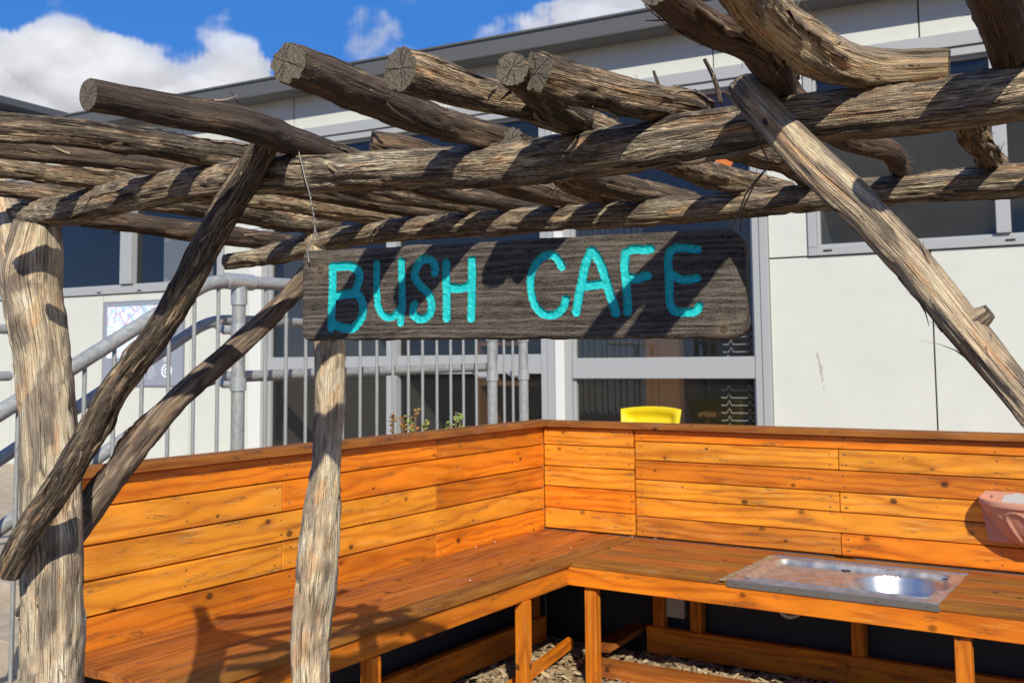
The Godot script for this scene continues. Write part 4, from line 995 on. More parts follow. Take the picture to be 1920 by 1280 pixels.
func nails(mb: MB, p: Vector3, nn: Vector3) -> void:
	var a := (Vector3.UP if absf(nn.y) < 0.5 else Vector3.RIGHT).cross(nn).normalized()
	var b := nn.cross(a)
	var c := mb.vert(p + nn * 0.0004, nn)
	var r := 0.0026 + rng.randf() * 0.001
	var prev := -1
	var f0 := -1
	for k in 8:
		var q := mb.vert(p + (a * cos(TAU * k / 8) + b * sin(TAU * k / 8)) * r + nn * 0.0008, nn)
		if prev >= 0:
			mb.tri(c, prev, q)
		else:
			f0 = q
		prev = q
	mb.tri(c, prev, f0)

func pine(k: int) -> Material:
	return mats["pine%d" % (k % 4)]

func build_bench() -> void:
	var t := thing("corner_bench", "orange stained L-shaped timber bench with boarded backs and capping rails", "bench", Vector3.ZERO)
	var zn := -1.64
	# left back: boards run towards the camera
	var lw := Node3D.new()
	lw.name = "long_back"
	t.add_child(lw)
	var nl := MB.new()
	var rows := [0.957, 0.875, 0.772, 0.676, 0.580, 0.484]
	for k in 5:
		var y := (rows[k] + rows[k + 1]) * 0.5 as float
		var hh: float = rows[k] - rows[k + 1] - (0.005 if k > 0 else 0.003)
		var joint: float = [-3.28, -2.45, -3.28, -2.45, -3.28][k]
		for part: Array in [[ZR + 0.003, joint - 0.0015], [joint + 0.0015, zn]]:
			var dx := rng.randf_range(-0.0016, 0.0016)
			board("board", lw, Vector3(XL - 0.010 + dx, y, (part[0] + part[1]) * 0.5), Vector3(0.02, hh, part[1] - part[0]), 2, pine(rng.randi()), 0.003)
			for e: Array in [[part[0] + 0.03, 1.0], [part[1] - 0.03, 1.0], [(part[0] + part[1]) * 0.5 + rng.randf_range(-0.03, 0.03), 1.0]]:
				for s in [-0.27, 0.27]:
					nails(nl, Vector3(XL + dx, y + hh * s + rng.randf_range(-0.004, 0.004), e[0] + rng.randf_range(-0.006, 0.006)), Vector3.RIGHT)
	put("nail_heads", nl.mesh(), mats.nail, lw).set_meta("kind", "stuff")
	for z: float in [-1.72, -2.45, -3.28, -4.0]:
		board("stud", lw, Vector3(XL - 0.0475, 0.47, z), Vector3(0.045, 0.94, 0.07), 1, mats.pine_frame, 0.003)
	# corner panel and right back
	var rw := Node3D.new()
	rw.name = "short_back"
	t.add_child(rw)
	nl = MB.new()
	var rp := [0.957, 0.876, 0.778, 0.687, 0.588, 0.495]
	for k in 5:
		var y := (rp[k] + rp[k + 1]) * 0.5 as float
		var hh: float = rp[k] - rp[k + 1] - 0.0035
		var dz := rng.randf_range(-0.0014, 0.0014) + 0.004
		board("board", rw, Vector3((XL + 0.002 - 2.085) * 0.5, y, ZR - 0.010 + dz), Vector3(-2.085 - XL - 0.004, hh, 0.02), 0, pine(rng.randi() % 2), 0.003)
		for e: float in [XL + 0.03, -2.105]:
			for s in [-0.27, 0.27]:
				nails(nl, Vector3(e + rng.randf_range(-0.005, 0.005), y + hh * s, ZR + dz), Vector3.BACK)
	var rr := [0.957, 0.906, 0.824, 0.740, 0.662, 0.581, 0.495]
	for k in 6:
		var y := (rr[k] + rr[k + 1]) * 0.5 as float
		var hh: float = rr[k] - rr[k + 1] - 0.0035
		var spans := [[-2.079, 0.12]]
		if k % 2 == 1:
			spans = [[-2.079, -1.1915], [-1.1885, 0.12]]
		for part: Array in spans:
			var dz := rng.randf_range(-0.0016, 0.0016)
			board("board", rw, Vector3((part[0] + part[1]) * 0.5, y, ZR - 0.010 + dz), Vector3(part[1] - part[0], hh, 0.02), 0, mats["pine_old"] if k > 1 and rng.randf() < 0.5 else pine(rng.randi()), 0.003)
			for e: float in [part[0] + 0.03, part[1] - 0.03, -1.17, -0.62]:
				for s in [-0.27, 0.27]:
					nails(nl, Vector3(e + rng.randf_range(-0.005, 0.005), y + hh * s, ZR + dz), Vector3.BACK)
	put("nail_heads", nl.mesh(), mats.nail, rw).set_meta("kind", "stuff")
	for x: float in [-2.3, -1.19, -0.4]:
		board("stud", rw, Vector3(x, 0.47, ZR - 0.0475), Vector3(0.07, 0.94, 0.045), 1, mats.pine_frame, 0.003)
	for q: Array in [[lw, Vector3(XL - 0.0225, 0.725, (ZR + zn) * 0.5 - 0.01), Vector3(0.003, 0.478, zn - ZR + 0.015)], [rw, Vector3((XL - 0.02 + 0.12) * 0.5, 0.725, ZR - 0.0225), Vector3(0.12 - XL + 0.02, 0.478, 0.003)]]:
		var lin_b := MB.new()
		lin_b.box(Vector3.ZERO, q[2], 0.0005)
		put("added_gap_backing", lin_b.mesh(), mats.pine_frame, q[0], q[1])  # unseen sheet added behind the boards to stop light leaking through the gaps
	# capping rails
	var cap := MB.new()
	cap.box(Vector3(XL - 0.018, 0.972, (ZR - 0.07 + zn) * 0.5), Vector3(0.100, 0.028, zn - ZR + 0.07), 0.004, 2, 0.4, 0.3, 1 / 2.4, 1 / 1.2)
	put("capping_rail", cap.mesh(), mats.pine_worn, t)
	var cap2 := MB.new()
	cap2.box(Vector3((XL + 0.034 + 0.14) * 0.5, 0.9715, ZR - 0.018), Vector3(0.14 - XL - 0.034, 0.027, 0.100), 0.004, 0, 0.5, 0.62, 1 / 2.4, 1 / 1.2)
	put("capping_rail", cap2.mesh(), mats.pine_worn, t)
	# seat of the long side: boards along z
	var d1 := Node3D.new()
	d1.name = "long_seat"
	t.add_child(d1)
	var wdt := [0.072, 0.105, 0.108, 0.108, 0.098]
	var x := XL + 0.002
	for k in 5:
		var w: float = wdt[k]
		board("deck_board", d1, Vector3(x + w * 0.5, DECK - 0.011 + rng.randf_range(-0.001, 0.001), (ZR + 0.006 + zn) * 0.5), Vector3(w - 0.003, 0.022, zn - ZR - 0.008), 2, mats["deck%d" % (k % 3)] if k < 4 else mats.deck_edge, 0.003)
		x += w
	board("apron", t, Vector3(BXF - 0.022, 0.432, (BZF + zn) * 0.5), Vector3(0.022, 0.070, zn - BZF - 0.002), 2, pine(2), 0.002)
	# worktop of the short side: boards along x, open where the sink sits
	var d2 := Node3D.new()
	d2.name = "worktop"
	t.add_child(d2)
	var z := ZR + 0.004
	for k in 6:
		var w := 0.1007
		for part: Array in [[BXF + 0.003, -1.412], [-0.722, 0.12]]:
			board("deck_board", d2, Vector3((part[0] + part[1]) * 0.5, DECK - 0.012 + rng.randf_range(-0.0015, 0.001), z + w * 0.5), Vector3(part[1] - part[0], 0.022, w - 0.003), 0, mats["deck%d" % ((k + 1) % 3)] if k % 2 == 0 else mats.deck_grey, 0.003)
		z += w
	board("deck_board", d2, Vector3(-1.067, DECK - 0.0135, -4.0445), Vector3(0.684, 0.022, 0.090), 0, mats.deck_grey, 0.003)
	board("apron", t, Vector3((BXF - 0.030 + 0.12) * 0.5, 0.432, BZF - 0.016), Vector3(0.12 - BXF + 0.030, 0.070, 0.022), 0, pine(1), 0.002)
	# frame below
	for p: Array in [[-2.085, -3.19], [-2.085, -2.36], [-2.085, -1.70], [-1.99, -3.535], [-0.655, -3.535], [0.05, -3.535]]:
		board("leg", t, Vector3(p[0], 0.198, p[1]), Vector3(0.045, 0.396, 0.045) if p[1] > -3.5 else Vector3(0.05, 0.396, 0.04), 1, pine(rng.randi()), 0.003)
	for p: Array in [[-2.50, -3.9], [-2.50, -2.4], [-1.95, -4.05], [-1.78, -4.05], [-1.12, -4.05], [-0.2, -4.05]]:
		board("leg", t, Vector3(p[0], 0.23, p[1]), Vector3(0.05, 0.46, 0.05), 1, mats.pine_frame, 0.003)
	board("bottom_rail", t, Vector3(-0.95, 0.085, -4.03), Vector3(2.1, 0.11, 0.035), 0, mats.pine_frame, 0.003)
	board("bottom_rail", t, Vector3(-2.475, 0.085, -2.8), Vector3(0.035, 0.11, 2.3), 2, mats.pine_frame, 0.003)
	board("bearer", t, Vector3(-1.395, 0.445, -3.78), Vector3(0.04, 0.045, 0.54), 2, mats.pine_frame, 0.003)
	board("bearer", t, Vector3(-0.735, 0.445, -3.78), Vector3(0.04, 0.045, 0.54), 2, mats.pine_frame, 0.003)
	var bs := MB.new()
	bs.box(Vector3((XL + 0.12) * 0.5, 0.24, ZR - 0.004), Vector3(0.12 - XL, 0.48, 0.004), 0.001)
	bs.box(Vector3(XL - 0.004, 0.24, (ZR + zn) * 0.5), Vector3(0.004, 0.48, zn - ZR), 0.001)
	put("weed_mat", bs.mesh(), mats.weed_mat, t)

func build_sink() -> void:
	var x0 := -1.420
	var x1 := -0.712
	var z0 := -3.995
	var z1 := BZF - 0.002
	var t := thing("kitchen_sink", "dirty stainless steel sink with round bowl and drainer set into worktop", "sink", Vector3((x0 + x1) * 0.5, DECK - 0.005, (z0 + z1) * 0.5))
	var sx := x1 - x0
	var sz := z1 - z0
	var nu := 236
	var nw := 178
	var bc := Vector2(0.165, 0.005)
	var br := 0.172
	var pos := PackedVector3Array()
	for i in nu + 1:
		for j in nw + 1:
			var p := Vector2((float(i) / nu - 0.5) * sx, (float(j) / nw - 0.5) * sz)
			var e := minf(minf(p.x + sx * 0.5, sx * 0.5 - p.x), minf(p.y + sz * 0.5, sz * 0.5 - p.y))
			var y := 0.0035 * smoothstep(0.0, 0.006, e) + 0.0015
			# rolled inner rim, then the sunk tray
			var q := Vector2(maxf(absf(p.x) - (sx * 0.5 - 0.045 - 0.03), 0.0), maxf(absf(p.y - 0.012) - (sz * 0.5 - 0.058 - 0.03), 0.0)).length() - 0.03
			y += 0.0065 * exp(-pow((q - 0.006) / 0.006, 2.0))
			y -= 0.016 * smoothstep(0.004, -0.014, q)
			if q < -0.02:
				y -= 0.002 * (sx * 0.5 - p.x) / sx - 0.003
				if p.x < -0.05:
					y += 0.0007 * sin(p.x * 40.0)
			var d := p.distance_to(bc)
			if absf(d - br) < sx / nu * 0.7:
				p = bc + (p - bc).normalized() * br
				d = br
			y -= 0.105 * (1.0 - pow(clampf(d / br, 0, 1), 5.0)) * float(d < br)
			y += 0.0025 * exp(-pow((d - br - 0.008) / 0.006, 2.0))
			pos.append(Vector3(p.x, y, p.y))
	var mb := MB.new()
	for i in nu + 1:
		for j in nw + 1:
			var du := pos[mini(i + 1, nu) * (nw + 1) + j] - pos[maxi(i - 1, 0) * (nw + 1) + j]
			var dv := pos[i * (nw + 1) + mini(j + 1, nw)] - pos[i * (nw + 1) + maxi(j - 1, 0)]
			var p := pos[i * (nw + 1) + j]
			mb.vert(p, dv.cross(du).normalized(), Vector2(p.x, p.z) * 2.0)
	var bowl := MB.new()
	bowl.v = mb.v; bowl.n = mb.n; bowl.t = mb.t; bowl.c = mb.c
	for i in nu:
		for j in nw:
			var a := i * (nw + 1) + j
			var c := (pos[a] + pos[a + nw + 2]) * 0.5
			if Vector2(c.x, c.z).distance_to(bc) < br:
				bowl.quad(a, a + nw + 1, a + nw + 2, a + 1)
			else:
				mb.quad(a, a + nw + 1, a + nw + 2, a + 1)
	put("drainer_top", mb.mesh(), mats.steel_dirty, t)
	put("bowl", bowl.mesh(), mats.steel, t)
	var lip := MB.new()
	lip.box(Vector3(0, -0.0085, sz * 0.5 + 0.0025), Vector3(sx, 0.024, 0.003), 0.0014)
	put("front_lip", lip.mesh(), mats.steel_dark, t)
	var lip2 := MB.new()
	lip2.box(Vector3(0, 0.005, -sz * 0.5 + 0.002), Vector3(sx, 0.010, 0.006), 0.002)
	put("back_lip", lip2.mesh(), mats.steel, t)
	var dr := MB.new()
	dr.tube([Vector3(bc.x, -0.1035, bc.y), Vector3(bc.x, -0.100, bc.y)], [0.035, 0.030], 24)
	put("drain", dr.mesh(), mats.steel_dark, t)
	var hole := MB.new()
	hole.tube([Vector3(-0.055, -0.012, -sz * 0.5 + 0.085), Vector3(-0.055, -0.006, -sz * 0.5 + 0.085)], [0.017, 0.017], 20)
	put("tap_hole", hole.mesh(), mats.rubber, t)
	var slot := MB.new()
	slot.box(Vector3(0.302, 0.002, -0.15), Vector3(0.035, 0.004, 0.010), 0.002)
	put("overflow_slot", slot.mesh(), mats.rubber, t)
	var scr := MB.new()
	for k in 5:
		nails(scr, Vector3(-sx * 0.45 + k * sx * 0.225, 0.0105, -sz * 0.5 + 0.003), Vector3.UP)
		nails(scr, Vector3(-sx * 0.45 + k * sx * 0.225, -0.010, sz * 0.5 + 0.0045), Vector3.BACK)
	put("screw_heads", scr.mesh(), mats.nail, t).set_meta("kind", "stuff")
	# hardened sealant along the left edge
	var seal := MB.new()
	for k in 26:
		var q := k / 25.0
		seal.box(Vector3(-sx * 0.5 - 0.010 + rng.randf_range(-0.006, 0.006), 0.0025, lerpf(-sz * 0.5, sz * 0.5, q)), Vector3(rng.randf_range(0.012, 0.032), 0.006, 0.026), 0.0025, 0, 0, 0, 1, 1, Transform3D.IDENTITY, Color(1, 1, 1) * rng.randf_range(0.7, 1.1))
	put("sealant_bead", seal.mesh(), mats.sealant, t)

func build_planter() -> void:
	var c := Vector3(-0.455, 0.60, ZR)
	var t := thing("wall_planter", "terracotta half-round wall planter with arched relief screwed to boards", "planter", c)
	var mb := MB.new()
	var na := 72
	var key := [[0.0, 0.42], [0.006, 0.50], [0.02, 0.595], [0.045, 0.70], [0.075, 0.80], [0.105, 0.885], [0.128, 0.940], [0.134, 0.952], [0.136, 0.985], [0.142, 1.0], [0.156, 1.0], [0.160, 0.985], [0.160, 0.955], [0.12, 0.90], [0.06, 0.72], [0.03, 0.58]]
	var prof := []
	for k in key.size() - 1:
		var steps := 8 if k > 1 and k < 7 else 2
		for q in steps:
			prof.append([lerpf(key[k][0], key[k + 1][0], float(q) / steps), lerpf(key[k][1], key[k + 1][1], float(q) / steps), k < 8])
	prof.append([0.03, 0.58, false])
	na = 150
	var pos := []
	for k in prof.size():
		var row := []
		for j in na + 1:
			var a := PI * j / na
			var s: float = prof[k][1]
			var sup := pow(pow(absf(cos(a)), 2.4) + pow(absf(sin(a)), 2.4), -1.0 / 2.4)
			var relief := 0.0
			var hh: float = prof[k][0]
			if prof[k][2] and hh > 0.012:
				var ph := (fposmod(a / PI * 7.0, 1.0) - 0.5) * 0.078
				# distance to the border of an arched panel
				var top := 0.092
				var dd := absf(ph) - 0.027
				if hh > top:
					dd = Vector2(ph, hh - top).length() - 0.027
				relief = -0.0050 * smoothstep(0.004, -0.004, dd) + 0.0030 * exp(-pow((dd - 0.004) / 0.0035, 2.0))
			row.append(Vector3(cos(a) * sup * (0.228 * s + relief), hh, sin(a) * sup * (0.175 * s + relief)))
		pos.append(row)
	for k in prof.size():
		for j in na + 1:
			var du: Vector3 = pos[k][mini(j + 1, na)] - pos[k][maxi(j - 1, 0)]
			var dv: Vector3 = pos[mini(k + 1, prof.size() - 1)][j] - pos[maxi(k - 1, 0)][j]
			mb.vert(pos[k][j], dv.cross(du).normalized(), Vector2(float(j) / na, prof[k][0] * 3.0))
	for k in prof.size() - 1:
		for j in na:
			var a := k * (na + 1) + j
			mb.quad(a, a + 1, a + na + 2, a + na + 1)
	put("pot_body", mb.mesh(), mats.terracotta, t)
	var bk := MB.new()
	var outline := [Vector2(-0.20, 0.0), Vector2(0.20, 0.0), Vector2(0.228, 0.155), Vector2(0.205, 0.178), Vector2(-0.205, 0.178), Vector2(-0.228, 0.155)]
	for f: Array in [[0.001, -1.0], [0.007, 1.0]]:
		var c0 := bk.vert(Vector3(0, 0.09, f[0]), Vector3(0, 0, f[1]))
		var ring := []
		for p: Vector2 in outline:
			ring.append(bk.vert(Vector3(p.x, p.y, f[0]), Vector3(0, 0, f[1])))
		for k in 6:
			bk.tri(c0, ring[k], ring[(k + 1) % 6])
	for k in 6:
		var p: Vector2 = outline[k]
		var q: Vector2 = outline[(k + 1) % 6]
		var nn := Vector3((q - p).y, -(q - p).x, 0).normalized()
		bk.flat_quad(Vector3(p.x, p.y, 0.001), Vector3(q.x, q.y, 0.001), Vector3(q.x, q.y, 0.007), Vector3(p.x, p.y, 0.007), nn)
	put("back_plate", bk.mesh(), mats.terracotta, t)
	var soil := MB.new()
	var s0 := soil.vert(Vector3(0, 0.075, 0.06), Vector3.UP)
	var pr := -1
	for j in 25:
		var a := PI * j / 24
		var q := soil.vert(Vector3(cos(a) * 0.165, 0.072 + 0.004 * sin(j * 2.1), sin(a) * 0.13 + 0.004), Vector3.UP)
		if pr >= 0:
			soil.tri(s0, pr, q)
		pr = q
	put("potting_soil", soil.mesh(), mats.soil, t)
	var sc := MB.new()
	sc.tube([Vector3(-0.185, 0.160, 0.006), Vector3(-0.185, 0.160, 0.010)], [0.006, 0.0045], 12)
	put("screw", sc.mesh(), mats.steel, t)
	# a splash of dry white paint on the plate
	var sp := MB.new()
	var sc0 := sp.vert(Vector3(-0.10, 0.150, 0.0085), Vector3.BACK)
	var p0 := -1
	for j in 23:
		var a := TAU * j / 22
		var q := sp.vert(Vector3(-0.10 + cos(a) * 0.052 * (1.0 + 0.18 * sin(j * 3.7)), 0.150 + sin(a) * 0.024 * (1.0 + 0.2 * cos(j * 2.3)), 0.0082), Vector3.BACK, Vector2(cos(a), sin(a)))
		if p0 >= 0:
			sp.tri(sc0, p0, q)
		p0 = q
	put("paint_splash", sp.mesh(), mats.splash, t)
# ---------------------------------------------------------------- building
func bx(called: String, parent: Node, u0: float, u1: float, h0: float, h1: float, z0: float, z1: float, m: Material, bev := 0.003) -> MeshInstance3D:
	var mb := MB.new()
	mb.box(Vector3.ZERO, Vector3(u1 - u0, h1 - h0, z1 - z0), bev, 0, 0, 0, 1.0, 1.0)
	return put(called, mb.mesh(), m, parent, Vector3((u0 + u1) * 0.5, (h0 + h1) * 0.5, (z0 + z1) * 0.5))

func glazed(called: String, parent: Node, u0: float, u1: float, h0: float, h1: float, bars: Array, rails: Array, fr: float) -> Node3D:
	var w := Node3D.new()
	w.name = called
	parent.add_child(w, true)
	var f := MB.new()
	for q: Array in [[u0, u1, h0, h0 + fr], [u0, u1, h1 - fr, h1], [u0, u0 + fr, h0 + fr, h1 - fr], [u1 - fr, u1, h0 + fr, h1 - fr]]:
		f.box(Vector3((q[0] + q[1]) * 0.5, (q[2] + q[3]) * 0.5, -0.02), Vector3(q[1] - q[0], q[3] - q[2], 0.08), 0.004)
		# inner bead, a step behind the frame
	var bd := 0.018
	for q: Array in [[u0 + fr, u1 - fr, h0 + fr, h0 + fr + bd], [u0 + fr, u1 - fr, h1 - fr - bd, h1 - fr], [u0 + fr, u0 + fr + bd, h0 + fr + bd, h1 - fr - bd], [u1 - fr - bd, u1 - fr, h0 + fr + bd, h1 - fr - bd]]:
		f.box(Vector3((q[0] + q[1]) * 0.5, (q[2] + q[3]) * 0.5, -0.034), Vector3(q[1] - q[0], q[3] - q[2], 0.04), 0.002)
	put("frame", f.mesh(), mats.aluminium, w)
	var us := [u0 + fr]
	for b: Array in bars:
		bx("mullion", w, b[0], b[1], h0 + fr + bd, h1 - fr - bd, -0.055, 0.024, mats.aluminium, 0.004)
		us.append_array([b[0], b[1]])
	us.append(u1 - fr)
	var hs := [h0 + fr]
	for r: Array in rails:
		hs.append_array([r[0], r[1]])
	hs.append(h1 - fr)
	for k in us.size() / 2:
		for r: Array in rails:
			bx("rail", w, us[k * 2] + 0.002, us[k * 2 + 1] - 0.002, r[0], r[1], -0.052, 0.012, mats.aluminium, 0.004)
		for j in hs.size() / 2:
			bx("pane", w, us[k * 2] + 0.003, us[k * 2 + 1] - 0.003, hs[j * 2] + 0.003, hs[j * 2 + 1] - 0.003, -0.044, -0.040, mats.glass, 0.0005)
	return w

func build_building() -> void:
	var t := thing("school_building", "low school building with cream wall panels, dark glazed doors and grey gutter", "building", Vector3(-2.823, 0, -5.953))
	t.rotation.y = deg_to_rad(5.109)
	var g := 0.004
	for q: Array in [[-8.8, -7.6], [-7.6, -6.39], [-6.39, -5.165], [-5.165, -4.11], [-4.11, -3.445]]:
		bx("wall_panel", t, q[0] + g, q[1] - g, 0.30, 1.868, -0.10, 0.0, mats.panel, 0.003)
	bx("wall_panel", t, -3.738, -3.447, 1.872, 3.0, -0.10, 0.001, mats.panel)
	for q: Array in [[0.70, 1.614], [1.614, 2.83], [2.83, 4.05], [4.05, 7.2]]:
		bx("wall_panel", t, q[0] + g, q[1] - g, 0.30, 1.859, -0.10, 0.0, mats.panel, 0.003)
	bx("wall_panel", t, 0.704, 0.938, 1.868, 3.0, -0.10, 0.0, mats.panel)
	bx("wall_panel", t, 4.62, 7.2, 1.868, 3.0, -0.10, 0.0, mats.panel)
	var js := [-8.8, -7.88, -6.66, -5.45, -4.24, -3.02, -2.05, -0.83, 0.387, 1.605, 2.82, 4.04, 5.25, 7.2]
	for k in js.size() - 1:
		bx("wall_panel", t, js[k] + g, js[k + 1] - g, 3.084, 3.40, -0.10, 0.0, mats.panel, 0.003)
	var bk := MB.new()
	for q: Array in [[-8.8, -3.445, 0.0, 1.87], [0.70, 7.2, 0.0, 1.87], [-3.738, -3.445, 1.87, 3.05], [0.70, 0.94, 1.87, 3.05], [4.62, 7.2, 1.87, 3.05], [-8.8, 7.2, 3.06, 3.44]]:
		bk.box(Vector3((q[0] + q[1]) * 0.5, (q[2] + q[3]) * 0.5, -0.13), Vector3(q[1] - q[0], q[3] - q[2], 0.055), 0.001)
	put("wall_core", bk.mesh(), mats.joint, t)
	bx("corner_trim", t, -3.443, -3.322, 0.30, 3.0, -0.10, 0.03, mats.trim, 0.006)
	bx("head_trim", t, -8.8, 7.2, 3.0, 3.08, -0.11, 0.036, mats.aluminium, 0.004)
	glazed("window", t, -8.5, -3.742, 1.874, 2.998, [[-7.4, -7.27], [-6.18, -6.05], [-4.94, -4.80]], [], 0.062)
	glazed("window", t, 0.942, 4.61, 1.864, 2.998, [[1.958, 2.032], [3.2, 3.27]], [], 0.05)
	glazed("door", t, -3.318, -0.797, 0.37, 2.998, [[-2.115, -2.03]], [[1.172, 1.305]], 0.05)
	glazed("door", t, -0.666, 0.650, 0.37, 2.998, [], [[1.140, 1.275]], 0.045)
	bx("door_post", t, -0.795, -0.735, 0.30, 2.998, -0.11, 0.03, mats.aluminium, 0.004)
	bx("door_post", t, -0.733, -0.668, 0.30, 2.998, -0.11, 0.045, mats.trim, 0.006)
	bx("door_jamb", t, 0.652, 0.702, 0.30, 2.998, -0.11, 0.03, mats.aluminium, 0.004)
	for u: float in [-5.22, -4.72, 1.03, 2.0, -6.4]:
		bx("drain_slot", t, u, u + 0.05, 1.884, 1.897, 0.0195, 0.0215, mats.rubber, 0.0005)
	# gutter with a rolled lip and brackets, soffit, roof
	var gm := MB.new()
	gm.box(Vector3(-0.8, 3.395, 0.12), Vector3(16.4, 0.125, 0.20), 0.02)
	gm.box(Vector3(-0.8, 3.465, 0.215), Vector3(16.4, 0.022, 0.026), 0.010)
	put("gutter", gm.mesh(), mats.gutter, t)
	bx("roof", t, -9.2, 7.5, 3.45, 3.50, -8.2, 0.10, mats.roof, 0.004)
	# shell of the room
	bx("ceiling", t, -8.8, 7.2, 3.30, 3.36, -7.0, -0.16, mats.room, 0.002)
	bx("room_floor", t, -8.8, 7.2, 0.30, 0.36, -7.0, -0.16, mats.room_floor, 0.002)
	bx("back_wall", t, -8.8, 7.2, 0.36, 3.30, -7.1, -7.0, mats.room, 0.002)
	bx("side_wall", t, -8.95, -8.8, 0.0, 3.45, -7.1, -0.10, mats.room, 0.002)
	bx("side_wall", t, 7.2, 7.35, 0.0, 3.45, -7.1, -0.10, mats.room, 0.002)
	bx("partition", t, 0.78, 0.86, 0.36, 3.30, -7.0, -0.3, mats.room, 0.002)
	bx("partition", t, -3.62, -3.54, 0.36, 3.30, -7.0, -0.3, mats.room, 0.002)
	var sm := MB.new()
	for q: Array in [[0.972, 1.275, 0.006, 0.020], [0.981, 1.235, 0.004, 0.030], [0.990, 1.19, 0.008, 0.034], [0.997, 1.14, 0.004, 0.022], [1.003, 1.08, 0.003, 0.014]]:
		var c := sm.vert(Vector3(q[0], q[1], 0.0012), Vector3.BACK)
		var last := -1
		for j in 15:
			var a := TAU * j / 14
			var e := 1.0 + 0.3 * sin(j * 2.9 + q[1] * 40.0)
			var p := sm.vert(Vector3(q[0] + cos(a) * q[2] * e, q[1] + sin(a) * q[3] * e, 0.0008), Vector3.BACK)
			if last >= 0:
				sm.tri(c, last, p)
			last = p
	put("mud_stain", sm.mesh(), mats.stain, t)
	# paper taped inside the left window
	var pp := thing("paper_sheet", "pale grey paper sheet taped inside the left window", "paper", Vector3(-2.823, 0, -5.953))
	pp.rotation.y = t.rotation.y
	bx("sheet", pp, -4.49, -3.92, 1.945, 2.34, -0.062, -0.058, mats.paper, 0.0005)
	for q: Array in [[-4.485, 2.30], [-4.27, 2.13], [-4.485, 1.955], [-4.03, 2.30]]:
		bx("tape", pp, q[0], q[0] + 0.06, q[1], q[1] + 0.025, -0.0572, -0.0562, mats.white, 0.0002)
	var ps := thing("wall_poster", "grey framed poster of pale blue and pink wavy patterns on panel", "poster", Vector3(-2.823, 0, -5.953))
	ps.rotation.y = t.rotation.y
	bx("backing", ps, -5.147, -4.165, 1.072, 1.806, 0.002, 0.012, mats.poster_edge, 0.002)
	var pm := MB.new()
	var iv := [pm.vert(Vector3(-5.135, 1.084, 0.0135), Vector3.BACK, Vector2(0, 1)), pm.vert(Vector3(-4.177, 1.084, 0.0135), Vector3.BACK, Vector2(1, 1)), pm.vert(Vector3(-4.177, 1.794, 0.0135), Vector3.BACK, Vector2(1, 0)), pm.vert(Vector3(-5.135, 1.794, 0.0135), Vector3.BACK, Vector2(0, 0))]
	pm.quad(iv[0], iv[1], iv[2], iv[3])
	put("print", pm.mesh(), mats.poster, ps)
	# inside the room
	var cu := thing("curtain", "dark grey pleated curtain hanging behind the right glass door", "curtain", Vector3(-2.823, 0, -5.953))
	cu.rotation.y = t.rotation.y
	var cm := MB.new()
	var pr := []
	for k in 90:
		var u := -0.84 + k * 0.0058
		var z := -0.55 + 0.028 * sin(k * 0.75) + 0.01 * sin(k * 0.31)
		var nn := Vector3(-0.028 * 0.75 / 0.0058 * cos(k * 0.75), 0, 1).normalized()
		var a := cm.vert(Vector3(u, 0.42, z), nn, Vector2(k * 0.1, 0))
		var b := cm.vert(Vector3(u, 2.9, z), nn, Vector2(k * 0.1, 1))
		if pr:
			cm.quad(pr[0], a, b, pr[1])
		pr = [a, b]
	put("cloth", cm.mesh(), mats.curtain, cu)
	var cb := thing("tall_cupboard", "tall brown wooden cupboard standing inside behind the glass door", "cupboard", Vector3(-2.823, 0.36, -5.953))
	cb.rotation.y = t.rotation.y
	bx("carcass", cb, -0.66, -0.34, 0.0, 1.45, -1.7, -1.3, mats.brown_wood, 0.006)
	bx("cupboard_door", cb, -0.655, -0.502, 0.05, 1.42, -1.298, -1.28, mats.brown_wood, 0.004)
	bx("cupboard_door", cb, -0.498, -0.345, 0.05, 1.42, -1.298, -1.28, mats.brown_wood, 0.004)
	var tb := thing("play_table", "low orange-brown wooden table inside behind the door glass", "table", Vector3(-2.823, 0.36, -5.953))
	tb.rotation.y = t.rotation.y
	bx("table_top", tb, 0.0, 0.72, 0.50, 0.535, -1.3, -0.7, mats.brown_wood, 0.005)
	for q: Array in [[0.03, -0.75], [0.67, -0.75], [0.03, -1.27], [0.67, -1.27]]:
		bx("leg", tb, q[0], q[0] + 0.04, 0.0, 0.498, q[1] - 0.04, q[1], mats.brown_wood, 0.003)
	var sh := thing("book_shelf", "brown shelf unit seen through the railing behind glass", "shelf", Vector3(-2.823, 0.36, -5.953))
	sh.rotation.y = t.rotation.y
	for h: float in [0.0, 0.36, 0.70, 1.02]:
		bx("shelf", sh, -1.95, -1.22, h, h + 0.03, -1.4, -1.05, mats.brown_wood, 0.003)
	for u: float in [-1.98, -1.22]:
		bx("side_panel", sh, u, u + 0.03, 0.0, 1.06, -1.4, -1.05, mats.brown_wood, 0.003)
	var rk := thing("stacked_chair_frames", "stack of pale bent wire chair frames inside the door glass", "chair stack", Vector3(-2.823, 0, -5.953))
	rk.rotation.y = t.rotation.y
	for k in 12:
		var y := 0.83 + k * 0.047 + (0.05 if k > 5 else 0.0)
		var mb := MB.new()
		var pts := []
		for p: Array in [[0.0, 0.0], [0.035, 0.0], [0.05, 0.028], [0.065, 0.0], [0.165, 0.0], [0.18, 0.028], [0.195, 0.0], [0.235, 0.0]]:
			pts.append(Vector3(0.345 + p[0] + (0.02 if k > 8 else 0.0), y + p[1], -0.13))
		mb.tube(pts, [0.005, 0.005, 0.005, 0.005, 0.005, 0.005, 0.005, 0.005], 6)
		put("wire_frame", mb.mesh(), mats.white, rk)
	var pl := thing("pendant_lamp", "glowing orange pendant lamp hanging inside behind the glass", "lamp", Vector3(-2.823, 0, -5.953))
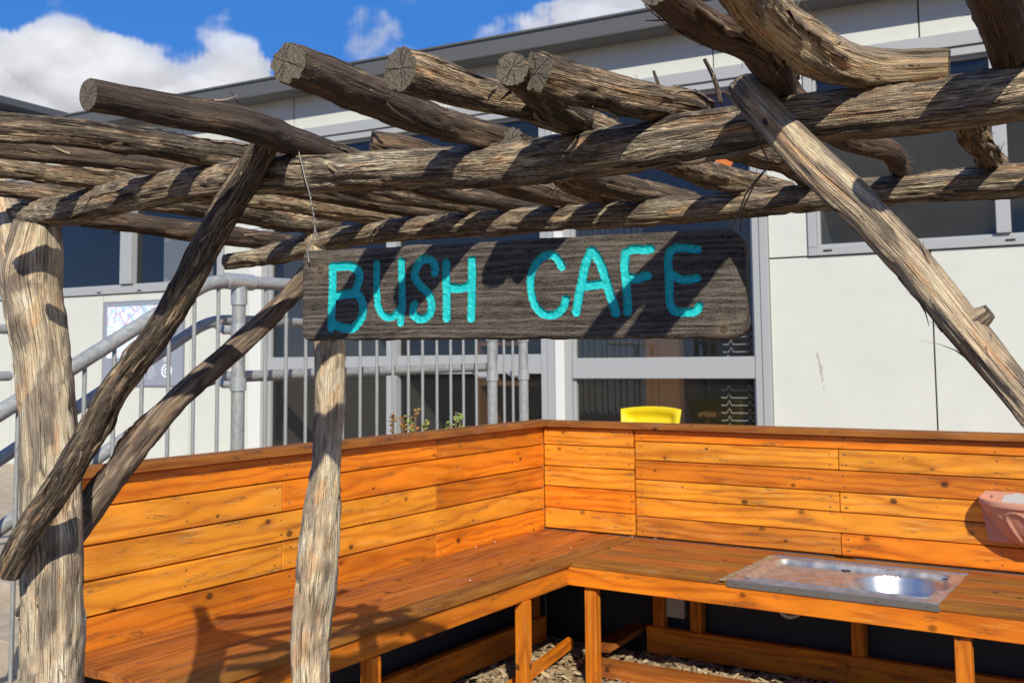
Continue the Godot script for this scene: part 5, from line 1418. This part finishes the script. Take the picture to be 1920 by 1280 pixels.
	pl.rotation.y = t.rotation.y
	var lm := MB.new()
	lm.tube([Vector3(0.07, 2.70, -1.25), Vector3(0.07, 2.775, -1.25)], [0.055, 0.075], 20)
	put("lamp_shade", lm.mesh(), mats.lamp_glow, pl)
	var cd := MB.new()
	cd.tube([Vector3(0.07, 2.776, -1.25), Vector3(0.07, 3.30, -1.25)], [0.004, 0.004], 6)
	put("lamp_cord", cd.mesh(), mats.rubber, pl)
	var ol := OmniLight3D.new()
	ol.name = "lamp_light"
	ol.light_energy = 0.05
	ol.light_color = Color(1.0, 0.6, 0.25)
	ol.light_size = 0.05
	ol.shadow_enabled = true
	ol.position = Vector3(0.07, 2.735, -1.25)
	ol.omni_range = 10.0
	pl.add_child(ol)
	# neighbouring wing
	var nb := thing("far_wing", "distant wing with dark grey roof edge behind the long gutter", "building", Vector3.ZERO)
	nb.position = Vector3(NB1.x, 0, NB1.z)
	var dv := NB2 - NB1
	nb.rotation.y = atan2(-dv.z, dv.x)
	bx("roof_edge", nb, -0.4, 5.0, NB1.y - 0.10, NB1.y, -0.3, 3.0, mats.roof, 0.01)
	bx("wall", nb, 0.0, 4.6, 0.0, NB1.y - 0.102, 0.0, 2.8, mats.panel, 0.01)

# ---------------------------------------------------------------- railing, steps, ground
func pipe(called: String, parent: Node, pts: Array, r: float, m: Material, sides := 16) -> MeshInstance3D:
	var mb := MB.new()
	var rr := []
	for k in pts.size():
		rr.append(r)
	mb.tube(pts, rr, sides, Color.WHITE, true, 4.0)
	return put(called, mb.mesh(), m, parent)

func bend(a: Vector3, b: Vector3, c: Vector3, r: float, n := 8) -> Array:
	var p := b + (a - b).normalized() * r
	var q := b + (c - b).normalized() * r
	var o := []
	for k in n + 1:
		var t := float(k) / n
		o.append(p.lerp(b, t).lerp(b.lerp(q, t), t))
	return o

func rail_top(z: float) -> float:
	return 1.563 - 0.012 * (z + 2.56) if z < -2.46 else 1.545 - 0.561 * (z + 2.41)

func build_railing() -> void:
	var X := -2.9
	var t := thing("stair_railing", "galvanised pipe handrail with thin balusters beside the concrete steps", "railing", Vector3(X, 0, 0))
	var foot := func(z: float) -> float:
		return 0.36 if z < -2.46 else maxf(0.0, 0.36 - 0.56 * (z + 2.46))
	var top := [Vector3(0, rail_top(-1.15), -1.15)]
	top.append_array(bend(Vector3(0, rail_top(-1.15), -1.15), Vector3(0, 1.559, -2.43), Vector3(0, 1.563, -2.56), 0.07))
	top.append_array([Vector3(0, 1.563, -2.56), Vector3(0, rail_top(-4.18), -4.18)])
	pipe("top_rail", t, top, 0.0243, mats.galv, 20)
	for z: float in [-2.56, -4.18, -4.464]:
		var y1 := rail_top(z) - (0.0 if z > -4.3 else 0.06)
		pipe("post", t, [Vector3(0, foot.call(z) - 0.02, z), Vector3(0, y1, z)], 0.0245, mats.galv, 20)
		pipe("collar", t, [Vector3(0, y1 - 0.085, z), Vector3(0, y1 - 0.025, z)], 0.0295, mats.galv_fit, 20)
		if z > -4.3:
			pipe("tee_fitting", t, [Vector3(0, rail_top(z), z + 0.062), Vector3(0, rail_top(z), z - 0.062)], 0.0300, mats.galv_fit, 20)
		for y: float in [1.42, 1.225]:
			pipe("collar", t, [Vector3(0, y - 0.058, z), Vector3(0, y - 0.012, z)], 0.0295, mats.galv_fit, 20)
			pipe("bracket", t, [Vector3(0, y - 0.035, z), Vector3(-0.055, y - 0.035, z + 0.02), Vector3(-0.10, y - 0.012, z + 0.02)], 0.014, mats.galv_fit, 12)
	for y0: float in [1.425, 1.215]:
		var g := [Vector3(-0.10, y0 - 0.561 * 1.36, -1.15)]
		g.append_array(bend(Vector3(-0.10, y0 - 0.561 * 1.36, -1.15), Vector3(-0.10, y0, -2.51), Vector3(-0.10, y0 + 0.006, -3.0), 0.08))
		if y0 < 1.3:
			g.append_array(bend(Vector3(-0.10, y0, -2.6), Vector3(-0.10, y0 + 0.018, -4.34), Vector3(-0.10, y0 + 0.2, -4.34), 0.075))
			g.append_array(bend(Vector3(-0.10, y0 + 0.03, -4.34), Vector3(-0.10, 1.44, -4.34), Vector3(-0.10, 1.44, -3.0), 0.075))
		else:
			g.append(Vector3(-0.10, 1.44, -4.26))
		pipe("grab_rail", t, g, 0.0205 if y0 > 1.3 else 0.0215, mats.galv, 18)
	var bz := [-1.30, -1.41, -1.515, -1.62, -1.725, -1.83, -1.94, -2.045, -2.15, -2.255, -2.36, -2.465, -2.69, -2.795, -2.90, -3.005, -3.11, -3.215, -3.32, -3.425, -3.53, -3.63, -3.735, -3.84, -3.94, -4.045, -4.285, -4.365]
	for z: float in bz:
		pipe("baluster", t, [Vector3(0, foot.call(z) + 0.05, z), Vector3(0, rail_top(z) - (0.015 if z > -4.2 else 0.05), z)], 0.0068, mats.galv, 10)
	pipe("bottom_rail", t, [Vector3(0, 0.44, -2.5), Vector3(0, 0.44, -4.46)], 0.012, mats.galv, 12)
	var t2 := thing("far_handrail", "short pair of galvanised handrail pipes with rounded ends by the building", "railing", Vector3(FAR1.x, 0, FAR1.z))
	for y: float in [FAR1.y, FAR2.y]:
		pipe("rail", t2, [Vector3(0, y, 0), Vector3(0, y, 1.6)], 0.021, mats.galv, 16)
		var mb := MB.new()
		var ps := []
		var rs := []
		for k in 6:
			ps.append(Vector3(0, y, -0.021 * sin(PI * 0.5 * k / 5.0)))
			rs.append(maxf(0.0213 * cos(PI * 0.5 * k / 5.0), 0.0008))
		mb.tube(ps, rs, 16)
		put("end_cap", mb.mesh(), mats.galv_fit, t2)
	for z: float in [0.9, 1.5]:
		pipe("post", t2, [Vector3(0.0, 0.30, z), Vector3(0, FAR1.y, z)], 0.0225, mats.galv, 16)

func build_ground() -> void:
	var g := MB.new()
	var nz := noise(301, 1.0, 3)
	var n := 90
	for i in n + 1:
		for j in n + 1:
			var fx := pow(absf(i * 2.0 / n - 1.0), 3.0) * signf(i * 2.0 / n - 1.0) * 60.0 - 1.2
			var fz := pow(absf(j * 2.0 / n - 1.0), 3.0) * signf(j * 2.0 / n - 1.0) * 60.0 - 3.2
			var near := absf(fx + 1.2) < 6.0 and absf(fz + 3.2) < 6.0
			g.vert(Vector3(fx, (0.012 * nz.get_noise_2d(fx * 2.5, fz * 2.5)) if near else 0.0, fz), Vector3.UP, Vector2(fx, fz))
	for i in n:
		for j in n:
			var a := i * (n + 1) + j
			g.quad(a, a + 1, a + n + 2, a + n + 1)
	structure("ground", g.mesh(), mats.dirt)
	var pv := MB.new()
	pv.box(Vector3(-7.95, 0.17, -4.75), Vector3(10.0, 0.38, 4.58), 0.008)
	pv.box(Vector3(3.05, 0.17, -6.3), Vector3(12.0, 0.38, 3.8), 0.008)
	structure("paved_landing", pv.mesh(), mats.concrete)
	var st := MB.new()
	for k in 3:
		st.box(Vector3(-3.62, 0.135 - k * 0.06, -2.30 + k * 0.29), Vector3(1.36, 0.27 - k * 0.12, 0.30), 0.008)
	structure("concrete_steps", st.mesh(), mats.concrete)
	# wood chips
	var fm := MB.new()
	fm.box(Vector3.ZERO, Vector3(0.036, 0.0045, 0.013), 0.0015)
	var mm := MultiMesh.new()
	mm.transform_format = MultiMesh.TRANSFORM_3D
	mm.use_colors = true
	mm.mesh = fm.mesh()
	mm.instance_count = 9000
	for k in 9000:
		var p := Vector3(rng.randf_range(-2.5, 0.0), 0, rng.randf_range(-4.05, -2.0))
		if k < 4500:
			p = Vector3(rng.randf_range(-2.5, -0.2), 0, rng.randf_range(-4.02, -3.3))
		p.y = 0.004 + 0.012 * nz.get_noise_2d(p.x * 2.5, p.z * 2.5) + rng.randf() * 0.022
		var b := Basis.from_euler(Vector3(rng.randf_range(-0.5, 0.5), rng.randf() * TAU, rng.randf_range(-0.5, 0.5))).scaled(Vector3.ONE * rng.randf_range(0.5, 1.5))
		mm.set_instance_transform(k, Transform3D(b, p))
		var c := Color(0.30, 0.195, 0.105).lerp(Color(0.62, 0.48, 0.30), rng.randf()) * rng.randf_range(0.4, 1.1)
		mm.set_instance_color(k, Color(c.r, c.g, c.b))
	var mi := MultiMeshInstance3D.new()
	mi.name = "wood_chips"
	mi.multimesh = mm
	mi.material_override = mats.chip
	add_child(mi)
	mi.set_meta("kind", "stuff")
	tag(mi, "pale scattered wood chips covering the soil under the bench", "wood chips")

func build_small() -> void:
	# boards lying under the bench
	var k := 0
	for q: Array in [["weathered plank lying along the chips under the worktop", Vector3(-1.38, 0.045, -3.70), Vector3(1.40, 0.045, 0.12), 0.03, 0.0, 0.0],
			["short tilted board offcut resting behind the corner leg", Vector3(-2.09, 0.095, -3.99), Vector3(0.10, 0.022, 0.36), -0.15, 0.14, 0.10],
			["narrow stick leaning on its edge beside the corner leg", Vector3(-2.24, 0.055, -3.55), Vector3(0.03, 0.045, 0.60), 0.12, 0.05, 0.0]]:
		var ax := 0 if q[2].x > q[2].z else 2
		var o := board("loose_board", self, q[1], q[2], ax, mats["deck%d" % (k % 3)] if k < 2 else pine(1), 0.004)
		o.rotation = Vector3(q[4], q[3], q[5])
		tag(o, q[0], "board", "loose boards under the bench")
		k += 1
	var eb := thing("outlet_box", "cream plastic power outlet box fixed to the dark backing under worktop", "outlet box", Vector3(-1.905, 0.235, ZR + 0.02))
	var mb := MB.new()
	mb.box(Vector3.ZERO, Vector3(0.12, 0.12, 0.035), 0.006)
	put("cover", mb.mesh(), mats.cream_plastic, eb)
	mb = MB.new()
	mb.tube([Vector3(0.045, -0.045, 0.017), Vector3(0.045, -0.045, 0.019)], [0.004, 0.004], 10)
	put("screw", mb.mesh(), mats.nail, eb)
	var hs := thing("waste_hose", "thin pale waste hose looping down beneath the sink", "hose", Vector3(-1.27, 0.40, -3.72))
	var pts := []
	for j in 20:
		var a := PI * j / 19.0
		pts.append(Vector3(-0.045 * cos(a), -0.07 * sin(a) + (0.03 if j == 0 or j == 19 else 0.0), 0.02 * sin(a * 2.0)))
	pipe("hose", hs, pts, 0.007, mats.cream_plastic, 10)
	var pb := MB.new()
	var rows := []
	for i in 9:
		var row := []
		for j in 17:
			var th := PI * i / 8.0
			var ph := TAU * j / 16.0
			var d := Vector3(sin(th) * cos(ph), cos(th), sin(th) * sin(ph))
			row.append(pb.vert(d * Vector3(0.026, 0.014, 0.02) * (1.0 + 0.06 * sin(ph * 2.0)), (d / Vector3(0.026, 0.014, 0.02)).normalized()))
		rows.append(row)
	for i in 8:
		for j in 16:
			pb.quad(rows[i][j], rows[i][j + 1], rows[i + 1][j + 1], rows[i + 1][j])
	var cap := put("vent_cap", pb.mesh(), mats.white, self, Vector3(-0.955, 0.262, ZR + 0.012))
	tag(cap, "small white oval cap on the dark backing beneath the sink", "cap")
	var words := ["tiny pale petal by itself near the front edge of the long seat", "tiny pale petal against the foot of the long boarded back", "tiny pale petal against the foot of the long boarded back", "tiny pale petal at the seam between seat and worktop", "tiny pale petal on the worktop against the short back", "tiny pale petal on the long seat close to the corner joint"]
	var pk := 0
	for p: Vector3 in PETALS:
		var mm := MB.new()
		var c := mm.vert(Vector3(0, 0.005, 0), Vector3.UP)
		var prev := -1
		for j in 11:
			var a := TAU * j / 10
			var v := mm.vert(Vector3(cos(a) * 0.006, 0.0012 + 0.003 * absf(sin(a)), sin(a) * 0.0045), Vector3(cos(a) * 0.5, 1, sin(a) * 0.5).normalized())
			if prev >= 0:
				mm.tri(c, prev, v)
			prev = v
		var o := put("fallen_petal", mm.mesh(), mats.petal, self, p)
		tag(o, words[pk], "petal", "petals fallen on the bench")
		pk += 1
	# yellow chair behind the short back
	var ch := thing("yellow_chair", "small bright yellow plastic chair behind the short bench back", "chair", CHAIR)
	var bm := MB.new()
	var NU := 20
	var NVV := 16
	var shell := []
	for f in 2:
		var gridp := []
		for i in NU + 1:
			var row := []
			for j in NVV + 1:
				var u := i * 2.0 / NU - 1.0
				var v := float(j) / NVV
				var hw := lerpf(0.155, 0.182, v)
				var x := u * hw
				var y := 0.36 + 0.28 * v - 0.016 * u * u * v
				var rim := minf(1.0 - absf(u), minf(1.0 - v, 1.0) * 1.3)
				var z := -0.02 * (1.0 - u * u) - 0.05 * v + 0.0
				if f == 0:
					z += 0.034 * smoothstep(0.26, 0.10, rim)
				else:
					z -= 0.012
				row.append(Vector3(x, y, z))
			gridp.append(row)
		var ids := []
		for i in NU + 1:
			var row := []
			for j in NVV + 1:
				var du: Vector3 = gridp[mini(i + 1, NU)][j] - gridp[maxi(i - 1, 0)][j]
				var dv: Vector3 = gridp[i][mini(j + 1, NVV)] - gridp[i][maxi(j - 1, 0)]
				var nn := du.cross(dv).normalized() * (1.0 if f == 0 else -1.0)
				row.append(bm.vert(gridp[i][j], nn))
			ids.append(row)
		for i in NU:
			for j in NVV:
				bm.quad(ids[i][j], ids[i + 1][j], ids[i + 1][j + 1], ids[i][j + 1])
		shell.append(ids)
	var rimi := []
	for i in NU + 1:
		rimi.append([i, NVV])
	for j in range(NVV - 1, -1, -1):
		rimi.append([NU, j])
	for i in range(NU - 1, -1, -1):
		rimi.append([i, 0])
	for j in range(1, NVV + 1):
		rimi.append([0, j])
	for q in rimi.size() - 1:
		var a: Array = rimi[q]
		var b: Array = rimi[q + 1]
		var ca := bm.v[shell[0][a[0]][a[1]]]
		var nn := (ca - Vector3(0, 0.5, 0))
		nn.z = 0
		nn = nn.normalized()
		bm.flat_quad(ca, bm.v[shell[0][b[0]][b[1]]], bm.v[shell[1][b[0]][b[1]]], bm.v[shell[1][a[0]][a[1]]], nn)
	put("backrest", bm.mesh(), mats.yellow, ch)
	var se := MB.new()
	se.box(Vector3(0, 0.35, 0.15), Vector3(0.34, 0.022, 0.33), 0.010)
	put("seat", se.mesh(), mats.yellow, ch)
	for q: Array in [[-0.15, 0.01], [0.15, 0.01], [-0.15, 0.29], [0.15, 0.29]]:
		pipe("leg", ch, [Vector3(q[0], 0.34, q[1]), Vector3(q[0] * 1.15, 0.0, q[1] + (0.03 if q[1] > 0.1 else -0.03))], 0.011, mats.galv, 10)
	# succulents between the long back and the railing
	var pi := 0
	for q: Array in PLANTS:
		var r := RandomNumberGenerator.new()
		r.seed = 900 + pi
		var pt := thing("succulent_plant", ["low green succulent beside the pipe railing", "leggy succulent with red and orange leaf tips", "yellow-green succulent with plump leaves by railing", "compact green succulent rosette beside the tall post"][pi % 4], "plant", Vector3(q[0], 0.0, q[2]), "succulents behind the long bench back")
		var stm := MB.new()
		var lv := MB.new()
		for s in q[3]:
			var top := Vector3(r.randf_range(-0.07, 0.07), q[1] - r.randf() * 0.10, r.randf_range(-0.10, 0.10))
			var mid := Vector3(top.x * 0.5, top.y * 0.5, top.z * 0.5)
			stm.tube([Vector3(top.x * 0.2, 0, top.z * 0.2), mid, top], [0.009, 0.007, 0.004], 7)
			for l in 26:
				var f := pow(r.randf(), 0.6)
				var base := mid.lerp(top, lerpf(0.55, 1.0, f))
				var a := r.randf() * TAU
				var d := Vector3(cos(a), r.randf_range(0.2, 1.2), sin(a)).normalized()
				var side := d.cross(Vector3.UP).normalized()
				var up := side.cross(d)
				var ln := r.randf_range(0.016, 0.032)
				var wd := ln * 0.36
				var col: Color = q[4].lerp(q[5], r.randf()) * r.randf_range(0.7, 1.2)
				col.a = 1.0
				var c := base + d * ln * 0.55
				var tip := base + d * ln
				var pv := [base, c + side * wd, c + up * wd * 0.6, c - side * wd, c - up * wd * 0.6, tip]
				var id := []
				for p: Vector3 in pv:
					id.append(lv.vert(p, (p - c).normalized(), Vector2.ZERO, col))
				for e in 4:
					lv.tri(id[0], id[1 + e], id[1 + (e + 1) % 4])
					lv.tri(id[5], id[1 + e], id[1 + (e + 1) % 4])
		put("stems", stm.mesh(), mats.stem, pt)
		put("leaves", lv.mesh(), mats.leaf, pt).set_meta("kind", "stuff")
		pi += 1
func build_materials() -> void:
	var bark := make_bark(401, Color(0.068, 0.056, 0.047), Color(0.275, 0.228, 0.180), Color(0.68, 0.575, 0.44), 1.0, 0.46, 0.06)
	var bare := make_bark(431, Color(0.17, 0.14, 0.112), Color(0.47, 0.395, 0.305), Color(0.80, 0.70, 0.545), 1.0, 0.30, 0.15)
	var smooth := make_bark(461, Color(0.10, 0.078, 0.064), Color(0.255, 0.200, 0.158), Color(0.50, 0.40, 0.30), 1.0, 0.24, 0.05, 0.4)
	mats.smooth = textured(smooth, 0.8, 0.30, Color.WHITE, true)
	mats.bark = textured(bark, 0.92, 0.42, Color.WHITE, true)
	mats.bare = textured(bare, 0.85, 0.30, Color.WHITE, true)
	for k in 4:
		mats["cut_end%d" % k] = textured(make_cut_end(k), 0.9, 0.18)
	mats.fibre = mat(1, 1, 1, 0.9)
	mats.fibre.vertex_color_use_as_albedo = true
	mats.sign_wood = textured(make_sign_wood(), 0.9, 0.10)
	var tq := mat(1, 1, 1, 0.6)
	tq.albedo_texture = noise_tex(62, 0.035, 4, lin(0.0, 0.36, 0.37), lin(0.012, 0.58, 0.585))
	tq.uv1_scale = Vector3(4, 1, 1)
	tq.heightmap_enabled = true
	tq.heightmap_texture = noise_tex(61, 0.03, 3, Color.BLACK, Color.WHITE, 512)
	tq.heightmap_scale = 0.05
	mats.turquoise = tq
	mats.wire = mat(0.26, 0.25, 0.24, 0.5, 0.6)
	mats.wire_dark = mat(0.10, 0.09, 0.085, 0.5, 0.6)
	var pn := make_pine()
	var tints := [Color(1, 1, 1), Color(1.0, 0.89, 0.72), Color(0.88, 0.80, 0.76), Color(0.97, 0.99, 1.0)]
	for k in 4:
		mats["pine%d" % k] = textured(pn, 0.42, 0.05, tints[k])
		mats["pine%d" % k].metallic_specular = 0.45
	mats.pine_old = textured(pn, 0.55, 0.07, Color(0.84, 0.82, 1.0))
	mats.pine_frame = textured(pn, 0.65, 0.06, Color(0.93, 0.86, 0.82))
	mats.pine_worn = textured(pn, 0.7, 0.10, Color(0.66, 0.66, 1.0))
	mats.deck0 = textured(pn, 0.5, 0.07, Color(0.73, 0.695, 1.0))
	mats.deck1 = textured(pn, 0.5, 0.07, Color(0.69, 0.655, 1.0))
	mats.deck2 = textured(pn, 0.5, 0.07, Color(0.77, 0.72, 1.0))
	mats.deck_grey = textured(pn, 0.6, 0.10, Color(0.66, 0.70, 1.0))
	mats.deck_edge = textured(pn, 0.6, 0.10, Color(0.64, 0.68, 1.0))
	mats.nail = mat(0.14, 0.12, 0.10, 0.5, 0.7)
	mats.weed_mat = mat(0.03, 0.03, 0.03, 0.7)
	var st := mat(0.60, 0.60, 0.60, 0.28, 1.0)
	st.roughness = 0.33
	mats.steel = st
	var sd := mat(1, 1, 1, 0.5, 0.8)
	sd.albedo_texture = noise_tex(83, 0.012, 4, lin(0.42, 0.385, 0.34), lin(0.64, 0.62, 0.59))
	sd.roughness_texture = noise_tex(84, 0.02, 4, Color(0.45, 0.45, 0.45), Color(1, 1, 1))
	sd.roughness = 0.62
	mats.steel_dirty = sd
	mats.steel_dark = mat(0.34, 0.31, 0.27, 0.4, 0.75)
	mats.rubber = mat(0.015, 0.015, 0.015, 0.6)
	mats.sealant = mat(0.36, 0.27, 0.15, 0.8)
	mats.sealant.vertex_color_use_as_albedo = true
	var tc := mat(1, 1, 1, 0.65)
	tc.albedo_texture = noise_tex(85, 0.01, 4, lin(0.58, 0.275, 0.18), lin(0.68, 0.345, 0.235))
	mats.terracotta = tc
	mats.soil = mat(0.05, 0.035, 0.025, 1.0)
	var sp := mat(1, 1, 1, 0.9)
	sp.albedo_texture = noise_tex(86, 0.05, 3, lin(0.25, 0.24, 0.22), lin(0.9, 0.9, 0.88))
	mats.splash = sp
	var pa := mat(1, 1, 1, 0.5)
	pa.albedo_texture = noise_tex(87, 0.004, 4, lin(0.565, 0.575, 0.525), lin(0.60, 0.61, 0.56))
	mats.panel = pa
	mats.stain = mat(0.40, 0.36, 0.28, 0.9)
	mats.joint = mat(0.06, 0.06, 0.06, 0.9)
	mats.trim = mat(0.66, 0.66, 0.64, 0.35)
	mats.aluminium = mat(0.38, 0.39, 0.395, 0.45, 0.1)
	var gl := StandardMaterial3D.new()
	gl.albedo_color = Color(0.14, 0.14, 0.135, 0.3)
	gl.transparency = BaseMaterial3D.TRANSPARENCY_ALPHA
	gl.roughness = 0.02
	gl.metallic_specular = 0.5
	mats.glass = gl
	mats.gutter = mat(0.095, 0.096, 0.10, 0.5)
	mats.roof = mat(0.09, 0.092, 0.10, 0.6)
	mats.room = mat(0.20, 0.20, 0.20, 0.9)
	mats.room_floor = mat(0.10, 0.09, 0.08, 0.8)
	mats.paper = mat(0.48, 0.53, 0.55, 0.7)
	mats.white = mat(0.8, 0.8, 0.79, 0.6)
	mats.poster_edge = mat(0.20, 0.21, 0.25, 0.5)
	var po := mat(1, 1, 1, 0.45)
	po.albedo_texture = make_poster()
	po.texture_repeat = false
	mats.poster = po
	mats.curtain = mat(0.10, 0.10, 0.105, 0.95)
	mats.brown_wood = mat(0.36, 0.18, 0.065, 0.6)
	var lg := mat(0.9, 0.5, 0.2, 0.6)
	lg.emission_enabled = true
	lg.emission = Color(1.0, 0.55, 0.18)
	lg.emission_energy_multiplier = 1.6
	mats.lamp_glow = lg
	var gv := mat(1, 1, 1, 0.5, 0.2)
	gv.albedo_texture = noise_tex(88, 0.05, 2, lin(0.24, 0.25, 0.25), lin(0.40, 0.41, 0.405), 512, true)
	gv.uv1_scale = Vector3(0.5, 0.5, 1)
	mats.galv = gv
	var gf := mat(1, 1, 1, 0.4, 0.45)
	gf.albedo_texture = noise_tex(89, 0.03, 3, lin(0.34, 0.36, 0.37), lin(0.52, 0.54, 0.54))
	mats.galv_fit = gf
	var co := mat(1, 1, 1, 0.9)
	co.albedo_texture = noise_tex(95, 0.02, 5, lin(0.34, 0.27, 0.19), lin(0.52, 0.44, 0.34))
	co.uv1_triplanar = true
	co.uv1_world_triplanar = true
	co.uv1_scale = Vector3(0.7, 0.7, 0.7)
	mats.concrete = co
	var di := mat(1, 1, 1, 1.0)
	di.albedo_texture = noise_tex(96, 0.02, 5, lin(0.10, 0.07, 0.045), lin(0.27, 0.20, 0.13))
	di.uv1_scale = Vector3(1.3, 1.3, 1)
	mats.dirt = di
	mats.chip = mat(1, 1, 1, 0.9)
	mats.chip.vertex_color_use_as_albedo = true
	mats.cream_plastic = mat(0.55, 0.50, 0.38, 0.5)
	mats.petal = mat(0.75, 0.60, 0.48, 0.8)
	mats.yellow = mat(0.78, 0.60, 0.006, 0.4)
	mats.stem = mat(0.14, 0.10, 0.05, 0.8)
	mats.leaf = mat(1, 1, 1, 0.5)
	mats.leaf.vertex_color_use_as_albedo = true

func _ready() -> void:
	rng.seed = 20240
	# camera: lens shifted, as the photograph is cropped
	var cam := Camera3D.new()
	cam.name = "camera"
	cam.transform = Transform3D(Basis(Vector3(0.83246548, -0.00994038, -0.55398774), Vector3(0.05263699, 0.99673591, 0.06121172), Vector3(0.55157101, -0.08011689, 0.83027147)), Vector3(0, 1.27, 0))
	cam.projection = Camera3D.PROJECTION_FRUSTUM
	cam.near = 0.05
	cam.far = 300.0
	cam.size = 1280.0 / 1921.25 * 0.05
	cam.frustum_offset = Vector2(0, -(640.0 - 519.4) / 1921.25 * 0.05)
	cam.keep_aspect = Camera3D.KEEP_HEIGHT
	add_child(cam)
	cam.current = true
	# a phone's lens, focused on the sign
	var lens := CameraAttributesPhysical.new()
	lens.frustum_near = 0.05
	lens.frustum_far = 300.0
	lens.frustum_focal_length = 35.0
	lens.frustum_focus_distance = 1.04
	lens.exposure_aperture = 24.0
	cam.attributes = lens
	cam.projection = Camera3D.PROJECTION_FRUSTUM
	cam.size = 1280.0 / 1921.25 * 0.05
	# sky and exposure
	var env := Environment.new()
	env.background_mode = Environment.BG_SKY
	var sky := Sky.new()
	var pm := PanoramaSkyMaterial.new()
	pm.panorama = make_sky()
	sky.sky_material = pm
	env.sky = sky
	env.tonemap_mode = Environment.TONE_MAPPER_LINEAR
	env.tonemap_exposure = 1.0
	env.background_energy_multiplier = 1.0
	env.sdfgi_enabled = true
	env.ssao_enabled = true
	env.ssil_enabled = true
	var we := WorldEnvironment.new()
	we.name = "world_environment"
	we.environment = env
	add_child(we)
	var sun := DirectionalLight3D.new()
	sun.name = "sun"
	sun.light_energy = 1.55
	sun.light_color = Color(1.0, 0.975, 0.91)
	sun.light_angular_distance = 0.5
	sun.shadow_enabled = true
	add_child(sun)
	sun.look_at_from_position(Vector3.ZERO, SUN, Vector3.UP)
	build_materials()
	build_ground()
	build_building()
	build_railing()
	build_bench()
	build_pergola()
	build_sign()
	build_sink()
	build_planter()
	build_small()
